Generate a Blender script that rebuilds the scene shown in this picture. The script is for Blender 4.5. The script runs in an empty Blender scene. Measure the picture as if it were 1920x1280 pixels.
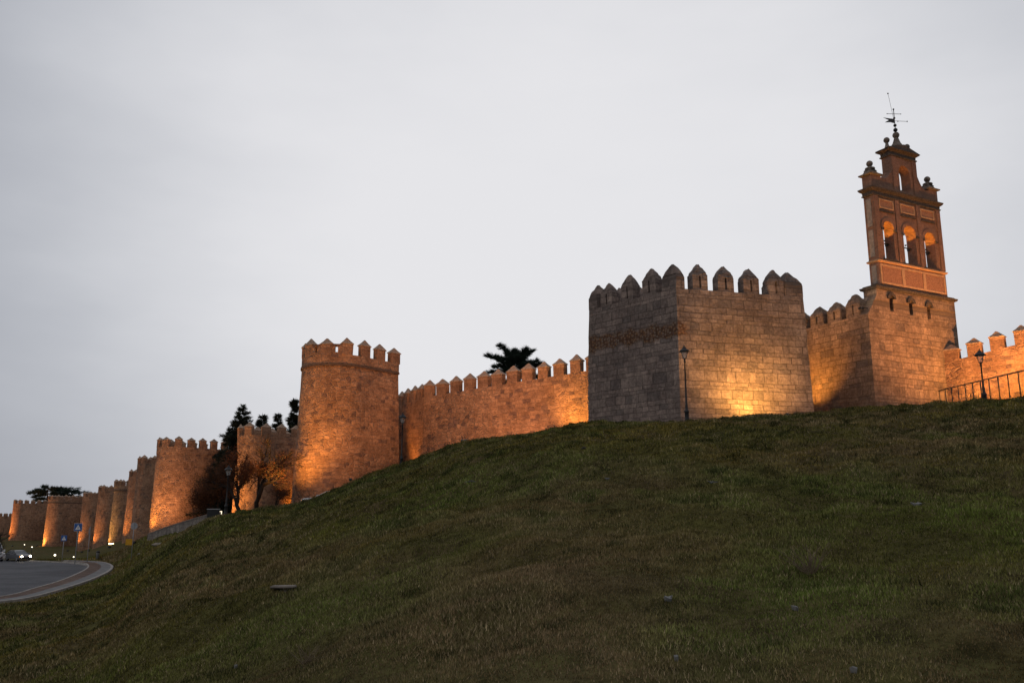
import bpy, bmesh, math, random
import numpy as np
from mathutils import Vector, Matrix
from mathutils.geometry import tessellate_polygon
random.seed(7); RNG = np.random.default_rng(11)
R = math.radians
scene = bpy.context.scene
COL = scene.collection

# ------------------------------------------------------------------ camera
F = 1615.0; TT = .2019; PITCH = math.atan(TT); CC, SS = math.cos(PITCH), math.sin(PITCH)
cam = bpy.data.cameras.new('camera'); cam.sensor_width = 36; cam.lens = F/1920*36
cam.clip_start = .1; cam.clip_end = 9000
camo = bpy.data.objects.new('camera', cam); COL.objects.link(camo)
camo.location = (0, 0, 0); camo.rotation_euler = (math.pi/2+PITCH, 0, 0)
scene.camera = camo

# ------------------------------------------------------------------ world: overcast dusk sky
def ray(px, py):
    u = (px-960)/F; v = (640-py)/F
    return Vector((u, CC-v*SS, SS+v*CC))
def PY(px, py, Y):
    r = ray(px, py); return r*(Y/r.y)
def PZ(px, py, Z):
    r = ray(px, py); return r*(Z/r.z)
def tel(px, py):
    r = ray(px, py); return r.z/r.y

world = bpy.data.worlds.new('World'); scene.world = world; world.use_nodes = True
wt = world.node_tree; wt.nodes.clear()
def wn(t, **k):
    n = wt.nodes.new(t)
    for a, b in k.items(): setattr(n, a, b)
    return n
out = wn('ShaderNodeOutputWorld'); bg = wn('ShaderNodeBackground'); bg.inputs[1].default_value = 1
tc = wn('ShaderNodeTexCoord')
sky = wn('ShaderNodeTexSky', sky_type='NISHITA', sun_disc=False); sky.sun_elevation = R(4); sky.sun_rotation = R(-115)
skm = wn('ShaderNodeVectorMath', operation='SCALE'); skm.inputs['Scale'].default_value = .05
dot = wn('ShaderNodeVectorMath', operation='DOT_PRODUCT'); dot.inputs[1].default_value = ray(1060, 420).normalized()
nrm = wn('ShaderNodeVectorMath', operation='NORMALIZE')
nz = wn('ShaderNodeTexNoise'); nz.inputs['Scale'].default_value = 1.6; nz.inputs['Detail'].default_value = 5; nz.inputs['Roughness'].default_value = .55
mp = wn('ShaderNodeMapping'); mp.inputs['Scale'].default_value = (1, 1, 2.6)
add = wn('ShaderNodeMath', operation='MULTIPLY_ADD'); add.inputs[1].default_value = .17; 
ramp = wn('ShaderNodeValToRGB'); cr = ramp.color_ramp; cr.interpolation = 'B_SPLINE'
els = [(0.0, (.44, .44, .46)), (.55, (.41, .41, .44)), (.74, (.35, .365, .415)), (.84, (.49, .51, .56)), (.93, (.75, .755, .79)), (1.0, (.86, .855, .88))]
cr.elements[0].position = els[0][0]; cr.elements[0].color = (*els[0][1], 1)
cr.elements[1].position = els[-1][0]; cr.elements[1].color = (*els[-1][1], 1)
for p_, c_ in els[1:-1]:
    e = cr.elements.new(p_); e.color = (*c_, 1)
mix = wn('ShaderNodeMix', data_type='RGBA'); mix.inputs[0].default_value = .93
L = wt.links.new
L(tc.outputs['Generated'], nrm.inputs[0]); L(nrm.outputs[0], dot.inputs[0])
L(tc.outputs['Generated'], mp.inputs[0]); L(mp.outputs[0], nz.inputs['Vector'])
sub = wn('ShaderNodeMath', operation='SUBTRACT'); sub.inputs[1].default_value = .5
L(nz.outputs[0], sub.inputs[0]); L(sub.outputs[0], add.inputs[0]); L(dot.outputs['Value'], add.inputs[2])
L(add.outputs[0], ramp.inputs[0]); L(sky.outputs[0], skm.inputs[0])
L(skm.outputs[0], mix.inputs[6]); L(ramp.outputs[0], mix.inputs[7]); L(mix.outputs[2], bg.inputs[0]); L(bg.outputs[0], out.inputs[0])

sun = bpy.data.lights.new('sun', 'SUN'); sun.energy = .12; sun.angle = R(40); sun.color = (1, .93, .85)
suno = bpy.data.objects.new('sun', sun); COL.objects.link(suno)
suno.rotation_euler = (R(62), 0, R(-60))
scene.view_settings.view_transform = 'Standard'; scene.view_settings.look = 'None'
scene.view_settings.exposure = 0; scene.view_settings.gamma = 1
scene.render.engine = 'CYCLES'
scene.cycles.max_bounces = 5; scene.cycles.diffuse_bounces = 2; scene.cycles.use_denoising = True
scene.cycles.sample_clamp_indirect = 4

# ------------------------------------------------------------------ materials
def newmat(name):
    m = bpy.data.materials.new(name); m.use_nodes = True
    nt = m.node_tree; nt.nodes.clear()
    o = nt.nodes.new('ShaderNodeOutputMaterial'); b = nt.nodes.new('ShaderNodeBsdfPrincipled')
    nt.links.new(b.outputs[0], o.inputs[0])
    b.inputs['Roughness'].default_value = .9
    b.inputs['Specular IOR Level'].default_value = .15
    return m, nt, b
def N(nt, t, inp=None, **k):
    n = nt.nodes.new(t)
    for a, b in k.items(): setattr(n, a, b)
    for a, b in (inp or {}).items():
        if isinstance(b, bpy.types.NodeSocket): nt.links.new(b, n.inputs[a])
        else: n.inputs[a].default_value = b
    return n
def mixc(nt, fac, a, b, blend='MIX'):
    n = nt.nodes.new('ShaderNodeMix'); n.data_type = 'RGBA'; n.blend_type = blend
    for i, v in ((0, fac), (6, a), (7, b)):
        if isinstance(v, bpy.types.NodeSocket): nt.links.new(v, n.inputs[i])
        else: n.inputs[i].default_value = v if i == 0 else (*v[:3], 1)
    return n.outputs[2]
def math_(nt, op, a, b=0, c=0, clamp=False):
    n = nt.nodes.new('ShaderNodeMath'); n.operation = op; n.use_clamp = clamp
    for i, v in enumerate((a, b, c)):
        if isinstance(v, bpy.types.NodeSocket): nt.links.new(v, n.inputs[i])
        else: n.inputs[i].default_value = v
    return n.outputs[0]
def rng_(nt, v, a, b, c=0, d=1, smooth=True):
    n = N(nt, 'ShaderNodeMapRange', {0: v, 1: a, 2: b, 3: c, 4: d})
    if smooth: n.interpolation_type = 'SMOOTHSTEP'
    return n.outputs[0]
def simple(name, col, rough=.8, spec=.2, metal=0, var=.15, scale=3, bump=0):
    m, nt, b = newmat(name)
    g = N(nt, 'ShaderNodeTexCoord')
    nz = N(nt, 'ShaderNodeTexNoise', {'Vector': g.outputs['Object'], 'Scale': scale, 'Detail': 5})
    f = rng_(nt, nz.outputs[0], .3, .7)
    c = mixc(nt, f, [x*(1-var) for x in col], [min(1, x*(1+var)) for x in col])
    nt.links.new(c, b.inputs['Base Color'])
    b.inputs['Roughness'].default_value = rough; b.inputs['Specular IOR Level'].default_value = spec; b.inputs['Metallic'].default_value = metal
    if bump:
        bp = N(nt, 'ShaderNodeBump', {'Height': nz.outputs[0], 'Strength': bump, 'Distance': .03}); nt.links.new(bp.outputs[0], b.inputs['Normal'])
    return m
def emis(name, col, strength):
    m, nt, b = newmat(name); b.inputs['Base Color'].default_value = (*col, 1)
    b.inputs['Emission Color'].default_value = (*col, 1); b.inputs['Emission Strength'].default_value = strength
    return m

def stone_mat(name, kind, base, alt, dark, mortar, bw=.85, bh=.42, band=False, warm=None, contrast=1):
    m, nt, b = newmat(name)
    uv = N(nt, 'ShaderNodeUVMap', uv_map='UVMap').outputs[0]
    geo = N(nt, 'ShaderNodeNewGeometry').outputs['Position']
    n1 = N(nt, 'ShaderNodeTexNoise', {'Vector': uv, 'Scale': 1.3, 'Detail': 3})
    d1 = N(nt, 'ShaderNodeVectorMath', {0: n1.outputs['Color'], 1: (.5, .5, .5)}, operation='SUBTRACT').outputs[0]
    amp = .07 if kind == 'ashlar' else .22
    d2 = N(nt, 'ShaderNodeVectorMath', {0: d1, 'Scale': amp*2}, operation='SCALE').outputs[0]
    uvd = N(nt, 'ShaderNodeVectorMath', {0: uv, 1: d2}, operation='ADD').outputs[0]
    # irregular widths: each course is pushed sideways and stretched by its own amount
    sx = N(nt, 'ShaderNodeSeparateXYZ', {0: uvd})
    vy = sx.outputs[1]
    if kind == 'ashlar' and bh > .2:
        nv = N(nt, 'ShaderNodeTexNoise', {'W': vy, 'Scale': .9, 'Detail': 1}, noise_dimensions='1D').outputs[0]
        vy = math_(nt, 'MULTIPLY_ADD', nv, bh*2.2, vy)
    row = math_(nt, 'FLOOR', math_(nt, 'DIVIDE', vy, bh))
    wob = N(nt, 'ShaderNodeTexNoise', {'W': math_(nt, 'MULTIPLY_ADD', row, 7.31, math_(nt, 'MULTIPLY', sx.outputs[0], .55)), 'Scale': 1.0, 'Detail': 1}, noise_dimensions='1D').outputs[0]
    ux = math_(nt, 'ADD', sx.outputs[0], math_(nt, 'MULTIPLY', wob, bw*1.5))
    vec = N(nt, 'ShaderNodeCombineXYZ', {0: ux, 1: vy}).outputs[0]
    br = N(nt, 'ShaderNodeTexBrick', {'Vector': vec, 'Color1': (0, 0, 0, 1), 'Color2': (1, 1, 1, 1), 'Mortar': (.5, .5, .5, 1), 'Scale': 1, 'Mortar Size': .018 if kind == 'ashlar' else .024,
           'Mortar Smooth': .6, 'Bias': 0, 'Brick Width': bw, 'Row Height': bh}, offset=.5, squash=1)
    fac = br.outputs['Fac']; rnd = N(nt, 'ShaderNodeSeparateXYZ', {0: br.outputs['Color']}).outputs[0]
    if kind == 'rubble':
        sc = N(nt, 'ShaderNodeVectorMath', {0: uvd, 1: (1.9, 2.9, 1)}, operation='MULTIPLY').outputs[0]
        v1 = N(nt, 'ShaderNodeTexVoronoi', {'Vector': sc, 'Scale': 1, 'Randomness': .85}, feature='DISTANCE_TO_EDGE', voronoi_dimensions='2D')
        v2 = N(nt, 'ShaderNodeTexVoronoi', {'Vector': sc, 'Scale': 1, 'Randomness': .85}, feature='F1', voronoi_dimensions='2D')
        vr = N(nt, 'ShaderNodeSeparateXYZ', {0: v2.outputs['Color']}).outputs[0]
        vf = rng_(nt, v1.outputs['Distance'], .02, .14, 1, 0)
        # zones of coursed stone alternate with zones of random rubble
        zn = N(nt, 'ShaderNodeTexNoise', {'Vector': N(nt, 'ShaderNodeVectorMath', {0: uv, 1: (.12, .35, 1)}, operation='MULTIPLY').outputs[0], 'Scale': 1, 'Detail': 2}).outputs[0]
        zm = rng_(nt, zn, .40, .56)
        f_ = nt.nodes.new('ShaderNodeMix'); f_.data_type = 'FLOAT'
        nt.links.new(zm, f_.inputs[0]); nt.links.new(fac, f_.inputs[2]); nt.links.new(vf, f_.inputs[3]); fac = f_.outputs[0]
        f2 = nt.nodes.new('ShaderNodeMix'); f2.data_type = 'FLOAT'
        nt.links.new(zm, f2.inputs[0]); nt.links.new(rnd, f2.inputs[2]); nt.links.new(vr, f2.inputs[3]); rnd = f2.outputs[0]
    c = mixc(nt, rng_(nt, rnd, .1, .9), base, alt)
    c = mixc(nt, rng_(nt, rnd, .74, .92, 0, (.9 if kind == 'rubble' else .75)*contrast), c, dark)
    fine = N(nt, 'ShaderNodeTexNoise', {'Vector': geo, 'Scale': 5.5, 'Detail': 8, 'Roughness': .7}).outputs[0]
    c = mixc(nt, 1, c, mixc(nt, rng_(nt, fine, .3, .7), (.66, .66, .66), (1.22, 1.22, 1.22)), 'MULTIPLY')
    # broad weathering and vertical run-off streaks (dirt that belongs to the wall)
    big = N(nt, 'ShaderNodeTexNoise', {'Vector': geo, 'Scale': .35, 'Detail': 4, 'Roughness': .6}).outputs[0]
    c = mixc(nt, 1, c, mixc(nt, rng_(nt, big, .33, .67), (.76, .75, .76), (1.14, 1.13, 1.11)), 'MULTIPLY')
    mid = N(nt, 'ShaderNodeTexNoise', {'Vector': geo, 'Scale': 1.5, 'Detail': 5, 'Roughness': .7}).outputs[0]
    c = mixc(nt, 1, c, mixc(nt, rng_(nt, mid, .36, .64), (.82, .80, .80), (1.13, 1.12, 1.11)), 'MULTIPLY')
    st = N(nt, 'ShaderNodeTexNoise', {'Vector': N(nt, 'ShaderNodeVectorMath', {0: uv, 1: (1.1, .13, 1)}, operation='MULTIPLY').outputs[0], 'Scale': 1, 'Detail': 5, 'Roughness': .65}).outputs[0]
    c = mixc(nt, rng_(nt, st, .55, .75, 0, .55), c, [x*.8 for x in dark])
    c = mixc(nt, math_(nt, 'MULTIPLY', fac, math_(nt, 'MULTIPLY_ADD', rng_(nt, mid, .35, .65), .5, .42) if kind == 'rubble' else .8), c, mortar)
    if band:
        s3 = N(nt, 'ShaderNodeSeparateXYZ', {0: uv})
        nb = N(nt, 'ShaderNodeTexNoise', {'Vector': uv, 'Scale': 1.1, 'Detail': 4}).outputs[0]
        dz = math_(nt, 'ABSOLUTE', math_(nt, 'SUBTRACT', s3.outputs[1], math_(nt, 'MULTIPLY_ADD', s3.outputs[0], -.02, 11.95)))
        mk = rng_(nt, math_(nt, 'ADD', dz, math_(nt, 'MULTIPLY', nb, 1.3)), 1.0, 1.35, 1, 0)
        mk = math_(nt, 'MULTIPLY', math_(nt, 'MULTIPLY', mk, rng_(nt, s3.outputs[0], .3, 1.0, 1, 0)), rng_(nt, fine, .36, .5, .35, .95))
        vb = N(nt, 'ShaderNodeTexVoronoi', {'Vector': uvd, 'Scale': 4.6}, voronoi_dimensions='2D')
        vbr = N(nt, 'ShaderNodeSeparateXYZ', {0: vb.outputs['Color']}).outputs[0]
        cb = mixc(nt, rng_(nt, vb.outputs['Distance'], .15, .5), mixc(nt, vbr, (.20, .16, .13), (.24, .115, .05)), (.10, .05, .03))
        c = mixc(nt, mk, c, cb)
    nt.links.new(c, b.inputs['Base Color'])
    h = math_(nt, 'MULTIPLY_ADD', fac, -1.0, math_(nt, 'MULTIPLY_ADD', fine, .9, math_(nt, 'MULTIPLY', rnd, .5)))
    bp = N(nt, 'ShaderNodeBump', {'Height': h, 'Strength': 1, 'Distance': .09}); nt.links.new(bp.outputs[0], b.inputs['Normal'])
    b.inputs['Roughness'].default_value = .95
    return m
M = {}
M['ashlar'] = stone_mat('grey_granite_ashlar', 'ashlar', (.215, .172, .155), (.31, .245, .215), (.135, .115, .11), (.105, .083, .075), .76, .40, band=True)
M['ashlar2'] = stone_mat('warm_granite_ashlar', 'ashlar', (.27, .19, .14), (.36, .25, .18), (.15, .115, .10), (.15, .105, .075), .74, .40)
M['rubble'] = stone_mat('warm_rubble_masonry', 'rubble', (.29, .165, .105), (.42, .25, .16), (.16, .10, .085), (.44, .275, .185), .62, .34)
M['rubble_far'] = stone_mat('warm_rubble_masonry_far', 'rubble', (.31, .175, .11), (.40, .24, .155), (.17, .11, .085), (.42, .27, .18), .8, .45)
M['cap'] = simple('weathered_mortar', (.33, .23, .17), var=.3, scale=5, bump=.4)
M['capgrey'] = simple('lichen_stone', (.19, .155, .13), var=.35, scale=5, bump=.4)
M['string'] = simple('shadow_toned_string_stone', (.10, .065, .05), var=.3, scale=4, bump=.3)  # dark tone paints in the shadow line under the parapet
M['brick'] = stone_mat('thin_red_brick', 'ashlar', (.36, .185, .13), (.45, .25, .175), (.24, .125, .095), (.34, .23, .175), .28, .075, contrast=.5)
M['plaster'] = simple('salmon_render', (.52, .30, .165), var=.15, scale=4, bump=.15)
M['panel'] = simple('rough_red_panel', (.36, .175, .10), var=.35, scale=14, bump=.5)
M['greyplaster'] = simple('grey_render', (.30, .245, .21), var=.2, scale=4, bump=.15)
M['cornice'] = simple('dark_lichened_cornice', (.085, .066, .055), var=.4, scale=7, bump=.5)
M['iron'] = simple('black_iron', (.012, .013, .016), rough=.5, spec=.4, var=.2)
M['glass'] = simple('dusty_lantern_glass', (.35, .36, .38), rough=.15, spec=.6, var=.1)
M['glass'], _nt, _b = newmat('clear_lantern_glass'); _b.inputs['Base Color'].default_value = (.6, .6, .6, 1); _b.inputs['Roughness'].default_value = .1; _b.inputs['Alpha'].default_value = .3
M['metal'] = simple('galvanised_metal', (.30, .31, .33), rough=.55, spec=.5, metal=.3)
M['blue'] = simple('blue_sign_paint', (.02, .09, .30), rough=.4, spec=.5, var=.08)
M['white'] = simple('white_sign_paint', (.75, .75, .75), rough=.4, spec=.5, var=.03)
M['black'] = simple('black_sign_paint', (.015, .015, .015), rough=.5)
M['yellow'] = simple('yellow_sign_paint', (.55, .28, .02), rough=.5)
M['kerb'] = simple('pale_kerb_stone', (.30, .28, .26), var=.25, scale=2, bump=.2)
M['conc'] = simple('weathered_concrete', (.17, .145, .125), var=.35, scale=5, bump=.4)
M['parstone'] = stone_mat('grey_parapet_stone', 'ashlar', (.22, .20, .18), (.33, .30, .27), (.12, .11, .10), (.12, .11, .10), .6, .3)
M['silver'] = simple('silver_car_paint', (.15, .155, .17), rough=.3, spec=.6, metal=.4, var=.03)
M['whitecar'] = simple('white_car_paint', (.60, .61, .63), rough=.25, spec=.6, var=.02)
M['cglass'] = simple('car_window_glass', (.03, .035, .045), rough=.08, spec=.8, var=.05)
M['tyre'] = simple('tyre_rubber', (.02, .02, .02), rough=.9)
M['head'] = emis('headlight_lens', (1, .86, .62), 30)
M['amber'] = emis('amber_lens', (1, .35, .05), 2.5)
M['lamp'] = emis('floodlight_lens', (1, .72, .28), 14)
M['tubel'] = emis('white_tube_light', (1, .85, .62), 1.6)
M['lampw'] = emis('white_floodlight_lens', (1, .90, .66), 4)
M['bark'] = simple('dark_bark', (.030, .022, .018), var=.3, scale=6, bump=.5)
M['needle'] = simple('dark_needles', (.014, .022, .016), var=.5, scale=.8, rough=.8)
M['needle2'] = simple('cedar_needles', (.022, .036, .026), var=.5, scale=.8, rough=.8)
M['deadleaf'] = simple('dry_brown_leaves', (.10, .040, .018), var=.4, scale=1.2)
M['drygrass'] = simple('dry_stalks', (.17, .13, .085), var=.3, scale=4)
M['paper'] = simple('dirty_paper', (.17, .17, .165), var=.2, scale=9)
M['rock'] = simple('pale_rock', (.25, .22, .18), var=.3, scale=4, bump=.4)

# ------------------------------------------------------------------ mesh helpers
def tag(o, label=None, cat=None, group=None, kind=None):
    if label: o['label'] = label
    if cat: o['category'] = cat
    if group: o['group'] = group
    if kind: o['kind'] = kind
    return o
def empty(name, loc, rz=0, **k):
    o = bpy.data.objects.new(name, None); COL.objects.link(o); o.location = loc; o.rotation_euler = (0, 0, rz)
    o.empty_display_size = .3
    return tag(o, **k)
class MB:
    def __init__(s): s.bm = bmesh.new(); s.uvl = s.bm.loops.layers.uv.new('UVMap'); s.own = s.bm.faces.layers.int.new('own_uv'); s.mats = []
    def face(s, vs, mi=0, uv=None, smooth=False):
        try: f = s.bm.faces.new(vs)
        except ValueError: return None
        f.material_index = mi; f.smooth = smooth
        if uv:
            for l, q in zip(f.loops, uv): l[s.uvl].uv = q
            f[s.own] = 1
        return f
    def box(s, c, d, mi=0, rz=0, tx=1, ty=1, mat=None):
        """box centred at c in x,y with its base at c.z; tx, ty taper the top"""
        x, y, z = c; dx, dy, dz = d[0]/2, d[1]/2, d[2]
        P = []
        ca, sa = math.cos(rz), math.sin(rz)
        for k, (fx, fy) in ((0, (1, 1)), (1, (tx, ty))):
            for a, b in ((-1, -1), (1, -1), (1, 1), (-1, 1)):
                u, v = a*dx*fx, b*dy*fy
                p = Vector((x+u*ca-v*sa, y+u*sa+v*ca, z+k*dz))
                P.append(s.bm.verts.new(mat @ p if mat else p))
        for q in ((3, 2, 1, 0), (4, 5, 6, 7), (0, 1, 5, 4), (1, 2, 6, 5), (2, 3, 7, 6), (3, 0, 4, 7)):
            s.face([P[i] for i in q], mi)
        return P
    def tube(s, pts, rad, n=8, mi=0, smooth=True, caps=True):
        pts = [Vector(p) for p in pts]
        if not isinstance(rad, (list, tuple)): rad = [rad]*len(pts)
        rings = []; up = Vector((.13, .31, .94))
        for i, p in enumerate(pts):
            d = (pts[min(i+1, len(pts)-1)]-pts[max(i-1, 0)])
            if d.length < 1e-9: d = Vector((0, 0, 1))
            d.normalize(); u_ = up if abs(d.dot(up)) < .95 else Vector((1, 0, 0))
            a = d.cross(u_).normalized(); b = d.cross(a).normalized()
            rings.append([s.bm.verts.new(p+(a*math.cos(t)+b*math.sin(t))*rad[i]) for t in [2*math.pi*k/n for k in range(n)]])
        for r0, r1 in zip(rings, rings[1:]):
            for k in range(n): s.face([r0[k], r0[(k+1) % n], r1[(k+1) % n], r1[k]], mi, smooth=smooth)
        if caps: s.face(rings[0], mi); s.face(rings[-1][::-1], mi)
    def lathe(s, prof, c=(0, 0, 0), n=14, mi=0, smooth=True, phase=0):
        rings = []
        for r, z in prof:
            rings.append([s.bm.verts.new((c[0]+r*math.cos(t), c[1]+r*math.sin(t), c[2]+z)) for t in [phase+2*math.pi*k/n for k in range(n)]])
        for r0, r1 in zip(rings, rings[1:]):
            for k in range(n): s.face([r0[k], r0[(k+1) % n], r1[(k+1) % n], r1[k]], mi, smooth=smooth)
        s.face(rings[0][::-1], mi); s.face(rings[-1], mi)
    def ball(s, c, r, mi=0, n=12, m=8):
        s.lathe([(max(1e-3, r*math.sin(math.pi*k/m)), -r*math.cos(math.pi*k/m)) for k in range(m+1)], c, n, mi)
    def poly(s, outer, holes=(), thick=.1, T=lambda a, b, t: (a, t, b), mi=0, side_mi=None):
        """polygon with holes in the (a,b) plane, extruded by thick; T maps (a, b, t) to space"""
        side_mi = mi if side_mi is None else side_mi
        loops = [list(outer)]+[list(h) for h in holes]
        flat = [p for l in loops for p in l]
        tris = tessellate_polygon([[Vector((a, b, 0)) for a, b in l] for l in loops])
        f0 = [s.bm.verts.new(T(a, b, 0)) for a, b in flat]; f1 = [s.bm.verts.new(T(a, b, thick)) for a, b in flat]
        for t in tris:
            s.face([f0[i] for i in t], mi, [flat[i] for i in t]); s.face([f1[i] for i in t[::-1]], mi, [flat[i] for i in t[::-1]])
        k = 0
        for l in loops:
            n = len(l); acc = 0
            for i in range(n):
                j = (i+1) % n; d = math.dist(l[i], l[j])
                vert = abs(l[i][0]-l[j][0]) < abs(l[i][1]-l[j][1])
                u = [(0, l[i][1]), (0, l[j][1]), (thick, l[j][1]), (thick, l[i][1])] if vert else [(l[i][0], 0), (l[j][0], 0), (l[j][0], thick), (l[i][0], thick)]
                s.face([f0[k+i], f0[k+j], f1[k+j], f1[k+i]], side_mi, u)
            k += n
    def build(s, name, mats, parent=None, recalc=True, jitter=0, bevel=0):
        bm = s.bm
        if jitter:
            for v in bm.verts: v.co += Vector((random.uniform(-1, 1), random.uniform(-1, 1), random.uniform(-1, 1)))*jitter
        if bevel:
            bmesh.ops.bevel(bm, geom=bm.edges[:], offset=bevel, segments=1, affect='EDGES', clamp_overlap=True)
        if recalc: bmesh.ops.recalc_face_normals(bm, faces=bm.faces[:])
        bm.normal_update()
        for f in bm.faces:
            if not f[s.own] or bevel:
                nn = f.normal; a = [abs(x) for x in nn]
                for l in f.loops:
                    c = l.vert.co
                    l[s.uvl].uv = (c.x, c.y) if a[2] > .8 else ((c.y, c.z) if a[0] > a[1] else (c.x, c.z))
        me = bpy.data.meshes.new(name); bm.to_mesh(me); bm.free()
        for m in (mats if isinstance(mats, (list, tuple)) else [mats]): me.materials.append(m)
        o = bpy.data.objects.new(name, me); COL.objects.link(o)
        if parent is not None: o.parent = parent
        return o

# ------------------------------------------------------------------ terrain
KY = 1.1
AZ = lambda px, y=850: math.atan(((px-960)/F)/(CC-(640-y)/F*SS))
cols = [
 (-120, [(0,-1.6),(30,-3.5),(60,-6),(150,-9),(400,-10),(3000,-14)]),
 (-60, [(0,-1.6),(12,-2.6),(30,-4.3),(57,-5.6),(110,-6.6),(200,-9),(400,-9.5),(3000,-14)]),
 ('p', 0, [(0,-1.6),(12,-2.75),(30,-4.5),(48,-5.3),(57,-5.5),(114,-6.3),(150,-7.4),(200,-8.8),(290,-8.7),(420,-9),(3000,-12)]),
 ('p', 150, [(0,-1.6),(12,-2.5),(30,-4.0),(60,-5.4),(85,-5.9),(114,-6.3),(150,-7.4),(200,-8.9),(290,-8.7),(420,-9),(3000,-12)]),
 ('p', 230, [(0,-1.6),(12,-2.2),(30,-3.5),(60,-4.8),(100,-5.5),(120,-5.55),(145,-5.4),(200,-6),(3000,-8)]),
 ('p', 290, [(0,-1.6),(15,-1.9),(30,-2.5),(60,-3.15),(90,-2.95),(110,-2.85),(120,-3.25),(150,-3.3),(3000,-4)]),
 ('p', 431, [(0,-1.6),(15,-1.4),(30,-.9),(45,-.3),(62,0),(68,-.15),(75,-.4),(100,-1.2),(130,-1.5),(3000,-1)]),
 ('p', 550, [(0,-1.6),(15,-1.0),(30,-.2),(45,.5),(58,.98),(62,.7),(70,.4),(85,.4),(100,.3),(3000,2)]),
 ('p', 640, [(0,-1.6),(15,-.7),(30,.5),(45,1.5),(57,2.07),(61,1.3),(66,.6),(85,.6),(100,.8),(3000,4)]),
 ('p', 740, [(0,-1.6),(15,-.4),(30,1.2),(45,2.6),(58,3.65),(64,3.7),(72,3.4),(100,4),(3000,6)]),
 ('p', 866, [(0,-1.6),(15,0),(30,2.2),(45,4.0),(55,5.0),(66,5.6),(75,5.7),(3000,8)]),
 ('p', 1000, [(0,-1.6),(15,.3),(30,2.8),(42,4.4),(50,5.34),(60,6.0),(75,6.3),(3000,9)]),
 ('p', 1103, [(0,-1.6),(15,.4),(30,3.1),(42,4.8),(50,5.84),(60,6.5),(75,6.8),(3000,9)]),
 ('p', 1289, [(0,-1.6),(15,.5),(30,3.3),(40,4.75),(47,5.72),(52,6.1),(60,6.5),(75,7),(3000,9)]),
 ('p', 1517, [(0,-1.6),(15,.6),(30,3.6),(40,5.15),(46,6.07),(56,6.9),(65,7.3),(80,7.6),(3000,10)]),
 ('p', 1642, [(0,-1.6),(15,.7),(30,3.8),(40,5.45),(46,6.42),(56,7.4),(65,7.8),(80,8),(3000,10)]),
 ('p', 1920, [(0,-1.6),(15,.9),(30,4.2),(38,5.74),(45,6.5),(60,7.9),(70,8.2),(3000,11)]),
 (50, [(0,-1.6),(15,1.0),(30,4.2),(40,6.0),(60,8),(3000,11)]),
 (90, [(0,-1.6),(30,2),(60,5),(3000,9)]),
 (150, [(0,-1.6),(30,-1.5),(60,-2),(3000,-5)]),
]
def pchip(x, y, xi):
    x = np.asarray(x, float); y = np.asarray(y, float); h = np.diff(x)
    if y.ndim == 1: y = y[:, None]
    dl = np.diff(y, axis=0)/h[:, None]
    d = np.zeros_like(y); hh = h[:, None]
    w1 = 2*hh[1:]+hh[:-1]; w2 = hh[1:]+2*hh[:-1]
    with np.errstate(divide='ignore', invalid='ignore'):
        dd = (w1+w2)/(w1/dl[:-1]+w2/dl[1:])
    dd[~np.isfinite(dd)] = 0; dd[dl[:-1]*dl[1:] <= 0] = 0
    d[1:-1] = dd; d[0] = dl[0]; d[-1] = dl[-1]
    k = np.clip(np.searchsorted(x, xi)-1, 0, len(x)-2); t = ((xi-x[k])/h[k])[:, None]; H = h[k][:, None]
    return (2*t**3-3*t**2+1)*y[k]+(t**3-2*t**2+t)*H*d[k]+(-2*t**3+3*t**2)*y[k+1]+(t**3-t**2)*H*d[k+1]
rq = np.linspace(0, 1, 900)**2*3300
aa = []; zz = []
for cdef in cols:
    if cdef[0] == 'p': a = AZ(cdef[1]); pts = [(Y*KY/math.cos(a), z) for Y, z in cdef[2]]
    else: a = R(cdef[0]); pts = [(Y*KY, z) for Y, z in cdef[1]]
    q = pchip([p_[0] for p_ in pts], [p_[1] for p_ in pts], np.clip(rq, 0, pts[-1][0]))[:, 0]
    aa.append(a); zz.append(q)
aa = [aa[-1]-2*math.pi]+aa+[aa[0]+2*math.pi]; zz = [zz[-1]]+zz+[zz[0]]
ag = np.linspace(-math.pi, math.pi, 1441)
TAB = pchip(aa, np.array(zz), ag)
WV = [(RNG.uniform(0, 6.28), 10**RNG.uniform(-.35, 1.1), RNG.uniform(0, 6.28)) for _ in range(26)]
WB = [(RNG.uniform(0, 6.28), RNG.uniform(.55, 1.9), RNG.uniform(0, 6.28)) for _ in range(22)]
def bumps(x, y):
    s = 0
    for a, l, p_ in WB: s = s+np.sin((x*math.cos(a)+y*math.sin(a))*2*math.pi/l+p_)*l**.5
    s = s/3.2; return np.where(s > 0, s, s*.35)
def wobble(x, y):
    s = 0
    for a, l, p_ in WV: s = s+np.sin((x*math.cos(a)+y*math.sin(a))*2*math.pi/l+p_)*l**.75
    return s*.009
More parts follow.
